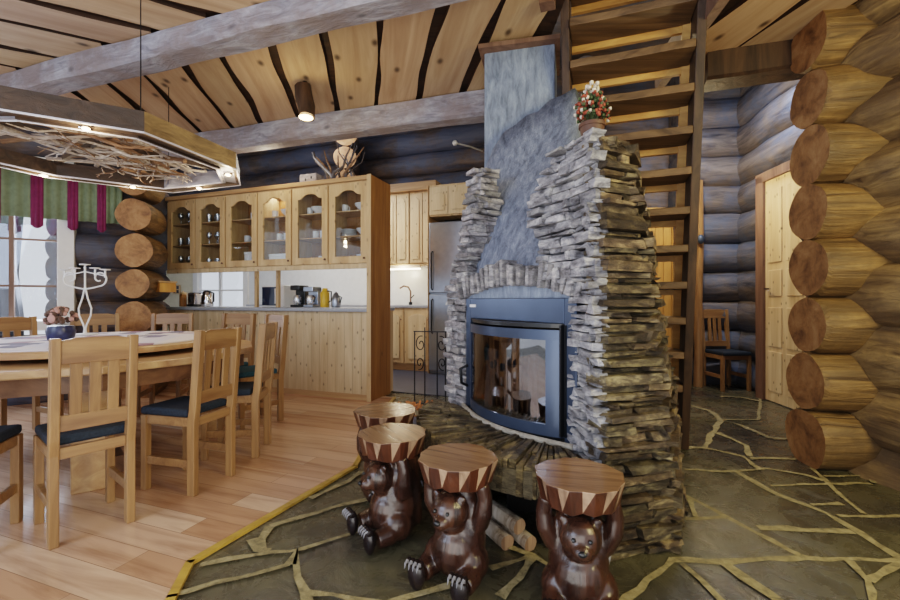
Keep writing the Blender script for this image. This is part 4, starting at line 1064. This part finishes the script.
# left pillar
Lw = .24
def left_poly(z):
    g = 0 if z < 1.2 else min(1, (z-1.2)/.75)
    a_ = SL+sd_*(.02-.17*g); b_ = SL+sd_*(Lw*(1-1.42*g**.75)); c_ = b_-sn*.30*(1-.75*g); d_ = a_-sn*.3*(1-.75*g)
    return [b_, a_, d_, c_]
mb = MB(); masonry(mb, left_poly, 0, 1.92, tone=(.55, 1.35), out=.03, hmin=.022, hmax=.05, lmin=.05, lmax=.16, warm=.2)
mb.build('stone_pillar', M['stone_lit'], fpz, bevel=.004)
# body block behind the stove
mb = MB(); q0 = SR-sn*.16; q1 = SL-sn*.16; q2 = V2(.35, 3.35); q3 = V2(.95, 2.95)
mb.prism([(q0.x, q0.y), (q3.x, q3.y), (q2.x, q2.y), (q1.x, q1.y)], 0, HZ); 
a_ = SR-sn*.5; b_ = SL-sn*.4
mb.prism([(a_.x, a_.y), (q3.x, q3.y), (q2.x, q2.y), (b_.x, b_.y)], HZ, 1.2)
mb.build('masonry_core', M['mortar'], fpz)
# plaster hood: from above the arch back and up to the chimney
mb = MB(); hb = 1.22
bl = SL-sn*.03; br_ = SR+sd_*.02-sn*.03
rows = 9; colsn = 8; vs = []
TLp = Vector((.235, 3.03, 2.0)); TRp = Vector((.80, 2.72, 2.42))
for i in range(rows+1):
    for j in range(colsn+1):
        fj = j/colsn; fi = i/rows
        bot = Vector((bl.x, bl.y, hb)).lerp(Vector((br_.x, br_.y, hb)), fj)
        top = TLp.lerp(TRp, fj)
        if i == rows: top.z = (2.0, 2.17, 2.27, 2.30, 2.35, 2.36, 2.42, 2.43, 2.46)[j]
        p = bot.lerp(top, fi); 
        if 0 < i < rows: p += Vector((R.uniform(-.008, .008), R.uniform(-.012, .012), 0))
        vs.append(tuple(p))
fs = [(i*(colsn+1)+j, i*(colsn+1)+j+1, (i+1)*(colsn+1)+j+1, (i+1)*(colsn+1)+j) for i in range(rows) for j in range(colsn)]
mb.add(vs, fs); o = mb.build('hood', M['plaster2'], fpz, smooth=True)
sm = o.modifiers.new('sol', 'SOLIDIFY'); sm.thickness = .08; sm.offset = -1
# chimney shaft
mb = MB(); cA = V2(.25, 3.10); cB = V2(.735, 2.98); cC = cB+V2(.12, .42); cD = cA+V2(.12, .42)
mb.prism([(cA.x, cA.y), (cB.x, cB.y), (cC.x, cC.y), (cD.x, cD.y)], 1.3, CZ-.03); mb.build('chimney', M['plaster'], fpz, bevel=.008)
mb = MB(); mb.prism([(cA.x-.05, cA.y-.07), (cB.x+.02, cB.y-.07), (cC.x+.02, cC.y), (cD.x-.05, cD.y)], CZ-.055, CZ-.025); mb.build('chimney_collar', M['jamb'], fpz)
# arch of upright stones
mb = MB(); n = 21; Wd = (SL-SR).length; 
for i in range(n):
    t = (i+.5)/n; th = math.pi*(t); x = -.04+(Wd+.10)*t; rise = .085*math.sin(math.pi*t)**.8
    z = 1.095+rise; tilt = (t-.5)*.7; p = SR+sd_*x
    hgt = R.uniform(.10, .145); w = (Wd+.1)/n*R.uniform(.26, .38)
    mb.T = Matrix.Translation((p.x, p.y, z)) @ Matrix.Rotation(math.atan2(sd_.y, sd_.x), 4, 'Z') @ Matrix.Rotation(-tilt*-.9, 4, 'Y')
    yo = R.uniform(.03, .07); tt = R.uniform(.7, 1.4)
    sgn = 1 if (Matrix.Rotation(math.atan2(sd_.y, sd_.x), 4, 'Z') @ Vector((0, 1, 0))).to_2d().dot(sn) > 0 else -1
    y0, y1 = (-.12, yo) if sgn > 0 else (-yo, .12)
    mb.box(-w, w, y0, y1, 0, hgt, 0, .007, (tt, tt*.98, tt*.95))
mb.T = Matrix.Identity(4); mb.build('stone_arch', M['stone_lit'], fpz, bevel=.005)
# hearth ledge
rim = [V2(-.10, 2.98), V2(-.17, 2.60), V2(-.14, 2.28), V2(.0, 2.03), V2(.19, 1.83), V2(.38, 1.75), V2(.57, 1.78)]
def smoothp(P, k=4):
    out_ = []
    for i in range(len(P)-1):
        p0 = P[max(0, i-1)]; p1 = P[i]; p2 = P[i+1]; p3 = P[min(len(P)-1, i+2)]
        for j in range(k):
            t = j/k; out_.append(.5*((2*p1)+(p2-p0)*t+(2*p0-5*p1+4*p2-p3)*t*t+(3*p1-p0-3*p2+p3)*t**3))
    out_.append(P[-1]); return out_
RM = smoothp(rim, 5)
cen = V2(.40, 2.42)
mb = MB()
pl = [(p.x, p.y) for p in RM]+[(.62, 2.0), (.16, 2.80)]
mb.prism(pl, HZ-.14, HZ-.03); hl = mb.build('hearth_bed', M['mortar'], fpz)
mb = MB()   # stones on edge radiating outward along the rim
L = 0; acc = [0]
for a_, b_ in zip(RM[:-1], RM[1:]): acc.append(acc[-1]+(b_-a_).length)
tot = acc[-1]; s = 0
def onrim(s):
    for i in range(len(acc)-1):
        if s <= acc[i+1]: return RM[i].lerp(RM[i+1], (s-acc[i])/(acc[i+1]-acc[i]))
    return RM[-1]
while s < tot-.01:
    w = R.uniform(.020, .042); p = onrim(s+w/2); q = onrim(min(tot, s+w/2+.02)); d = (q-p).normalized() if (q-p).length > 1e-5 else V2(1, 0)
    # inner end: closest point on the stove plane, so stones fan out
    inn = SR.lerp(SL, 1-min(1, max(0, (s/tot))))+sn*.11*math.sin(math.pi*s/tot)+sn*.05
    r_ = (p-inn); Lr = r_.length; r_ = r_/Lr; nn = V2(-r_.y, r_.x)
    t = R.uniform(.5, 1.25); c = (t*1.05, t, t*.88); o = R.uniform(-.01, .03); h0 = HZ-.13*R.uniform(.8, 1.2); h1 = HZ+R.uniform(-.012, .010)
    cuts = [0, R.uniform(.35, .65), 1]
    for ca, cb in zip(cuts[:-1], cuts[1:]):
        A = inn+r_*(Lr+o)*(ca+.01); B = inn+r_*(Lr+o)*(cb-.01)
        wa, wb = w*.5*(.55+.45*ca), w*.5*(.55+.45*cb); dz = R.uniform(-.006, .006)
        pts = []
        for (P_, ww) in ((A, wa), (B, wb)):
            for sg in (-1, 1):
                for zz in (h0, h1+dz): q_ = P_+nn*sg*(ww-.002); pts.append((q_.x+R.uniform(-.003, .003), q_.y+R.uniform(-.003, .003), zz))
        mb.add(pts, [(0, 1, 3, 2), (4, 6, 7, 5), (0, 4, 5, 1), (2, 3, 7, 6), (1, 5, 7, 3), (0, 2, 6, 4)], 0, c)
    s += w
mb.build('hearth_ledge', M['stone'], fpz, bevel=.004)
# pale mortar line at the foot of the stove
mb = MB(); pts = []
for i in range(13):
    t = i/12; p = SR.lerp(SL, t)+sn*(.04+.11*math.sin(math.pi*t)); pts.append((p.x, p.y, HZ+.004))
mb.tube(pts, .014, 8); mb.build('hearth_mortar', M['mortar_lt'], fpz, smooth=True)
# base under the hearth: stone ends and open log niche
def baseL(z): return [V2(-.06, 3.0), V2(-.08, 2.6), V2(-.03, 2.34), V2(.06, 2.15)]
def baseR(z): return [V2(.46, 1.90), V2(.52, 1.85), V2(.60, 1.82)]
mb = MB(); masonry(mb, baseL, 0, HZ-.12, closed=False, tone=(.4, 1.0), out=.03, dep=.15); mb.build('base_stones', M['stone'], fpz, bevel=.004)
mb = MB(); masonry(mb, baseR, 0, HZ-.12, closed=False, tone=(.4, 1.), out=.03, dep=.15)
mb.build('base_stones', M['stone'], fpz, bevel=.004)
mb = MB(); mb.box(.3, .56, 2.2, 2.24, 0, .3); mb.build('niche_back', M['firebox'], fpz)
# firewood in niche
for k, (x, y, z, a_, lb) in enumerate(((.19, 1.98, .035, .5, 'birch log at the bottom left of the niche under the hearth'), (.29, 1.97, .036, .5, 'birch log at the bottom right of the niche under the hearth'), (.24, 1.99, .098, .55, 'birch log lying on two others in the niche under the hearth'))):
    mb = MB(); mb.tube([(0, -.13, 0), (0, 0, .002), (0, .13, 0)], .034, 12, 0, 1, wob=.15); tag(mb.build('firewood_log', [M['birch'], M['seat_cut']], smooth=True, loc=(x, y, z), rz=a_), lb, 'firewood', 'birch logs in the niche under the hearth')

# stove insert; frame: local x from right edge to left along the face, local y out of the wall
sv = bpy.data.objects.new('stove_insert', None); col.objects.link(sv); sv.parent = fpz
sv.location = (SL.x, SL.y, HZ); sa = math.atan2(-sd_.y, -sd_.x); sv.rotation_euler.z = sa   # local +x to the right as seen, -y out
Wd = (SL-SR).length; SH = .69
mb = MB(); fw = .055
mb.box(0, fw, -.02, .06, .0, SH); mb.box(Wd-.075, Wd, -.02, .06, 0, SH); mb.box(fw, Wd-.075, -.02, .06, .565, SH); mb.box(fw, Wd-.075, -.02, .06, 0, .03)
mb.build('surround', M['steel_blue'], sv, bevel=.004)
mb = MB(); n = 20; vs = []
for i in range(n+1):
    t = i/n; x = Wd*t; z1 = SH+.004+.09*math.sin(math.pi*t)**.8; vs += [(x, .0, SH), (x, .0, z1)]
mb.add(vs, [(2*i, 2*i+2, 2*i+3, 2*i+1) for i in range(n)]); mb.build('arch_panel', M['plaster'], sv)
mb = MB(); x0, x1 = fw+.01, Wd-.085; nb = 16
def bow(x): t = (x-x0)/(x1-x0); return -.03-.115*math.sin(math.pi*min(1, max(0, t)))**.8
def bowed(mb, xa, xb, za, zb2, th=.02, off=0, k=nb, mi=0):
    vs = []
    for i in range(k+1):
        x = xa+(xb-xa)*i/k; y = bow(x)+off
        vs += [(x, y, za), (x, y+th, za), (x, y+th, zb2), (x, y, zb2)]
    fs = [(0, 1, 2, 3), (4*k+3, 4*k+2, 4*k+1, 4*k)]
    for i in range(k):
        for q_ in range(4): fs.append((i*4+q_, (i+1)*4+q_, (i+1)*4+(q_+1) % 4, i*4+(q_+1) % 4))
    mb.add(vs, fs, mi)
bowed(mb, x0, x1, .02, .075); bowed(mb, x0, x1, .485, .535)
bowed(mb, x0, x0+.05, .07, .49, k=3); bowed(mb, x1-.065, x1, .07, .49, k=3)
mb.build('door', M['steel_blue'], sv, smooth=True)
mb = MB(); bowed(mb, x0+.045, x1-.06, .07, .49, .005, .008); mb.build('door_glass', M['stoveglass'], sv, smooth=True)
mb = MB(); bowed(mb, x0, x1, .545, .565, .03, .012); bowed(mb, x0+.01, x1-.01, .0, .018, .02, .01)
mb.box(x1+.002, x1+.012, -.045, -.02, .03, .56); mb.box(x1+.02, x1+.026, -.03, -.02, .03, .56); mb.build('air_slot', M['black'], sv)
mb = MB(); mb.tube([(.02, -.02, .13), (.01, -.06, .15), (.005, -.065, .24), (.02, -.02, .26)], .010, 8); mb.build('handle', M['iron'], sv, smooth=True)
mb = MB(); mb.box(.05, .115, -.024, -.021, .635, .652)
bd = mb.build('badge', M['white'], sv)
mb = MB()
mb.box(fw, Wd-.075, .44, .45, 0, .56); mb.box(fw, fw+.01, 0, .45, 0, .56); mb.box(Wd-.085, Wd-.075, 0, .45, 0, .56); mb.box(fw, Wd-.075, -.02, .45, .555, .565); mb.box(fw, Wd-.075, -.02, .45, 0, .02)
mb.build('firebox', M['firebox'], sv)
for k, (x, y, h, tl) in enumerate(((.2, .0, .36, .02), (.29, .08, .40, -.01), (.39, .03, .28, .02), (.47, .1, .33, .01), (.6, .1, .25, .05))):
    mb = MB(); mb.tube([(0, 0, 0), (tl*.5, 0, h/2), (tl, .02, h)], .032, 10, 0, 1, wob=.3)
    p = SL-sd_*x-sn*(y+.02)
    tag(mb.build('firewood_log', [M['birch'], M['log_end']], smooth=True, loc=(p.x, p.y, HZ+.021)), 'pale birch log standing in the stove, %s from the left behind the glass' % ('first', 'second', 'third', 'fourth', 'fifth')[k], 'firewood', 'birch logs inside the stove')

# potted flowers on top of the pillar
x, y = .655, 1.96
c = thing('potted_flowers', 'brown clay pot of red and cream flowers on top of the fireplace', 'potted plant', (x, y, 1.815))
mb = MB(); mb.lathe([(.04, 0), (.058, .07), (.063, .07), (.063, .085), (.052, .085), (.045, .06)], 18); mb.build('pot', M['pot'], c, smooth=True)
mb = MB()
for k in range(260):
    th = R.uniform(0, 6.28); ph = R.uniform(-.5, 1.57); r_ = .085*R.uniform(.6, 1.0)
    p = Vector((r_*math.cos(ph)*math.cos(th), r_*math.cos(ph)*math.sin(th), .135+r_*math.sin(ph)))
    mb.ell(p.x, p.y, p.z, .009, .009, .009, 6, R.choice((0, 0, 0, 0, 1, 2, 2)))
    if k % 4 == 0: mb.tube([(0, 0, .06), tuple(p)], .002, 4, 2)
for k in range(22): mb.ell(R.uniform(-.03, .03), R.uniform(-.03, .03), R.uniform(.2, .255), .011, .011, .011, 6, 1)
o = mb.build('flowers', [M['fl_red'], M['fl_white'], M['leaf']], c, smooth=True); o['kind'] = 'stuff'; c.scale = (.95, .95, 1.12)

# ------------------------------------------------------------------ bear stools
def make_bear(label):
    c = thing('bear_stool', label, 'stool', (0, 0, 0), 0, 'carved bear stools around the hearth')
    mb = MB(); E = mb.ell
    E(0, .02, .15, .108, .098, .15, 20); E(0, -.02, .12, .095, .09, .11, 18); E(0, .03, .26, .10, .08, .10, 18)
    for s in (-1, 1):
        E(s*.075, -.01, .075, .06, .075, .07, 16)
        mb.tube([(s*.07, .0, .065), (s*.088, -.07, .055), (s*.09, -.125, .05)], [.055, .046, .038], 14)
        mb.tube([(s*.085, .015, .22), (s*.118, -.005, .28), (s*.122, -.005, .335), (s*.112, -.015, .392)], [.042, .034, .030, .028], 14)
        E(s*.056, -.07, .340, .019, .012, .019, 10)
    mb.tube([(0, .05, .05), (0, .05, .2), (0, .045, .392)], [.095, .09, .075], 18)
    E(0, -.068, .285, .073, .068, .068, 18); E(0, -.122, .266, .036, .040, .031, 14); E(0, -.05, .235, .055, .05, .04, 14)
    for s in (-1, 1): E(s*.026, -.108, .306, .02, .014, .012, 10)
    o = mb.build('bear', M['bear'], c, smooth=True)
    rm = o.modifiers.new('rm', 'REMESH'); rm.mode = 'VOXEL'; rm.voxel_size = .0065; rm.use_smooth_shade = True
    smm = o.modifiers.new('sm', 'SMOOTH'); smm.iterations = 3; smm.factor = .5
    for s in (-1, 1):
        mb = MB(); E = mb.ell; E(s*.092, -.158, .058, .037, .024, .058, 14)
        for k in range(4): E(s*.092+(k-1.5)*.018, -.168, .108, .0115, .016, .016, 8)
        pw = mb.build('paw', M['paw'], c, smooth=True)
        mb = MB()
        for k in range(4): mb.tube([(s*.092+(k-1.5)*.018, -.178, .118), (s*.092+(k-1.5)*.018, -.192, .112), (s*.092+(k-1.5)*.018, -.197, .094)], [.005, .0045, .001], 6)
        mb.build('claws', M['claw'], pw, smooth=True)
        mb = MB(); mb.ell(s*.027, -.131, .303, .0075, .0075, .0075, 8); mb.build('eye', M['black'], c, smooth=True)
    mb = MB(); mb.ell(0, -.162, .277, .015, .009, .010, 10); mb.build('nose', M['black'], c, smooth=True)
    mb = MB(); n = 24; zt_, zb_ = .474, .386; T_ = []; B_ = []
    for i in range(n):
        t = 2*math.pi*i/n; r1 = .155*(1+.03*math.sin(t*5)+(.03 if i % 2 else -.015)); r2 = .132*(1+(.04 if i % 2 else -.03))
        T_.append((r1*math.cos(t), r1*math.sin(t), zt_)); B_.append((r2*math.cos(t+.02), r2*math.sin(t+.02), zb_+R.uniform(-.006, .006)))
    vs = T_+B_; fs = [tuple(range(n)), tuple(range(2*n-1, n-1, -1))]; ms = [0, 1]
    for i in range(n):
        j = (i+1) % n
        if i % 2 == 0: fs += [(i, n+i, j), (j, n+i, n+j)]; ms += [2, 1]
        else: fs += [(i, n+i, n+j, j)]; ms += [1]
    mb.add(vs, fs, ms); mb.build('seat', [M['seat_top'], M['seat_bark'], M['seat_cut']], c, bevel=.003)
    return c
def yaw(dx, dy): return math.atan2(dx, -dy)   # local -Y to (dx,dy)
bs = make_bear('carved bear stool nearest the right, its bear facing the viewer under a brown round seat')
bs.location = (.462, 1.525, .003); bs.rotation_euler.z = yaw(-.22, -1)
dup(bs, (.03, 1.70, .003), yaw(-.5, -.9), 'carved bear stool in the middle, its bear looking down to the left with raised paws')
dup(bs, (-.27, 2.00, .003), yaw(-.85, -.6), 'carved bear stool left of the middle one, its bear seen almost in profile', scale=(1.02, 1.02, 1))
dup(bs, (-.365, 2.42, .003), yaw(.5, -1), 'carved bear stool farthest away, only its seat visible behind the profile bear', scale=(1.12, 1.12, 1))

# ------------------------------------------------------------------ iron screen, firewood
x, y = fl(431, 416)
c = thing('fire_tool_stand', 'black wrought iron fireplace stand with scrolls behind the bear stools', 'stand', (x, y, 0), rad(-10))
for k, xx in enumerate((-.16, -.06, .06, .14)):
    mb = MB(); mb.tube([(xx, 0, .03), (xx, 0, .8+.04*(k % 2))], .006, 7); mb.build('rod', M['iron'], c, smooth=True)
for s in (-1, 1):
    mb = MB(); pts = []
    for i in range(26):
        th = i/25*math.pi*2.6; r_ = .012+.0022*i; pts.append((s*.1+s*r_*math.cos(th)*.8, 0, .68+r_*math.sin(th)*1.2))
    mb.tube(pts, .005, 6)
    pts = []
    for i in range(26):
        th = i/25*math.pi*2.6; r_ = .01+.0018*i; pts.append((s*.11-s*r_*math.cos(th)*.8, 0, .5-r_*math.sin(th)*1.2))
    mb.tube(pts, .005, 6); mb.build('scroll', M['iron'], c, smooth=True)
mb = MB()
for s in (-1, 1): mb.tube([(s*.2, -.02, .004), (s*.15, 0, .09), (s*.08, 0, .12), (0, 0, .04)], .007, 6)
mb.tube([(0, -.14, .004), (0, -.05, .08), (0, 0, .1), (0, .06, .08), (0, .14, .004)], .007, 6); mb.build('feet', M['iron'], c, smooth=True)
mb = MB(); mb.bar((-.17, 0, .8), (.15, 0, .8), .01, .01); mb.build('cross_rail', M['iron'], c)
mb = MB(); mb.bar((-.17, 0, .12), (.15, 0, .12), .01, .01); mb.build('cross_rail', M['iron'], c)
mb = MB(); mb.lathe([(.02, 0), (.03, .01), (.02, .05), (.006, .06), (.001, .06)], 12, 0, (.03, -.05, .0)); mb.build('shovel', M['inox'], c, smooth=True)
bx, by = -.24, 2.86
wb = thing('firewood_basket', 'low dark basket holding split wood beside the hearth', 'basket', (bx, by, 0), .3)
mb = MB(); mb.box(-.13, .13, -.11, .11, .003, .02); 
for s in (-1, 1): mb.box(s*.13-.008, s*.13+.008, -.11, .11, .003, .2); mb.box(-.13, .13, s*.11-.008, s*.11+.008, .003, .2)
mb.build('basket_body', M['stringer'], wb, bevel=.003)
for k in range(6):
    mb = MB(); aa = R.uniform(-.3, .3); h = R.uniform(.28, .36)
    mb.tube([(0, 0, 0), (R.uniform(-.03, .03), R.uniform(-.02, .02), h)], .028, 5, 0, 1)
    tag(mb.build('split_log', [M['beam'] if k % 2 else M['split'], M['log_end']], loc=(bx-.085+.075*(k % 3), by-.045+.09*(k//3), .023)), 'split log standing in the dark basket by the hearth', 'firewood', 'split logs in the basket')
mb = MB()
for k in range(26):
    x0 = R.uniform(-.1, .1); y0 = R.uniform(-.06, .06); a_ = R.uniform(0, 6.28)
    mb.bar((x0, y0, .005+R.random()*.02), (x0+.05*math.cos(a_), y0+.05*math.sin(a_), .02+R.random()*.03), .012, .008)
o = mb.build('kindling', M['orange'], loc=(bx+.02, by-.02, .372)); tag(o, 'orange wood chips heaped on the split logs in the basket', 'kindling'); o['kind'] = 'stuff'

# ------------------------------------------------------------------ lights
def area(name, loc, target, size, power, c, sy=None):
    l = bpy.data.lights.new(name, 'AREA'); l.energy = power; l.color = c; l.size = size
    if sy: l.shape = 'RECTANGLE'; l.size_y = sy
    o = bpy.data.objects.new(name, l); col.objects.link(o); o.location = loc
    o.rotation_euler = (Vector(target)-Vector(loc)).to_track_quat('-Z', 'Y').to_euler(); return o
def pointl(loc, power, c, r=.05):
    l = bpy.data.lights.new('bulb_or_fill_light', 'POINT'); l.energy = power; l.color = c; l.shadow_soft_size = r
    o = bpy.data.objects.new('bulb_or_fill_light', l); col.objects.link(o); o.location = loc
wc = W1a+w1d*1.7-rn*inw*.5
area('window_daylight', (wc.x, wc.y, 1.8), (wc.x+rn.x*inw*3, wc.y+rn.y*inw*3, 1.0), 1.6, 130, (.78, .87, 1), 1.5)
area('room_left_cool_fill', (-3.2, -.6, 2.3), (.2, 2.6, 1.0), 2.0, 62, (.62, .76, 1.))  # unseen cool fill added for the left faces of the fireplace
area('room_right_warm_fill', (2.3, .3, 2.2), (1.3, 2.6, .8), .7, 46, (1, .82, .36))  # unseen warm fill added to yellow the fireplace's right face
area('room_fill', (-.6, .2, .6), (-.8, 3.0, 3.2), 2.2, 36, (1, .95, .88))
q = K(-1.6, 1.2); area('kitchen_light', (q.x, q.y, 2.9), (q.x, q.y, 0), 1.2, 70, (1, .93, .82))
area('hall_light', (3.0, 4.3, 3.4), (3.2, 5.2, .8), .5, 26, (.78, .86, 1))
pointl((2.7, 4.7, 2.3), 30, (1, .78, .45)); pointl((1.0, 4.3, 3.6), 18, (1, .8, .5))  # the first is an unseen fill added to brighten the hall
q = K(-.7, 2.2); pointl((q.x, q.y, 1.55), 5, (1, .85, .6))
for p in lamps: pointl((p.x, p.y, zb-.06), 3.2, (1, .78, .5), .02)
pointl((-1.22, 3.5, 2.55), 3, (1, .8, .4), .04)
q = K(-1.5, 1.2); pointl((q.x, q.y, 3.6), 30, (.75, .85, 1), .3); pointl((-2.0, 4.75, 2.7), 8, (1, .85, .6), .1)  # cool fill added above the kitchen to lift the dark logs
q = K(-1.5, .18)
area('cupboard_fill', (q.x+.1, q.y-.0, 2.36), (q.x, q.y, 1.5), .2, 1, (1, .9, .7))  # small fill added to brighten the cupboard interior

w = bpy.data.worlds.new('world'); scn.world = w; w.use_nodes = True; nt = w.node_tree
bg = nt.nodes['Background']; bg.inputs[0].default_value = (.86, .92, 1.0, 1); bg.inputs[1].default_value = .9
scn.view_settings.view_transform = 'Filmic'; scn.view_settings.look = 'Medium High Contrast'; scn.view_settings.exposure = .28
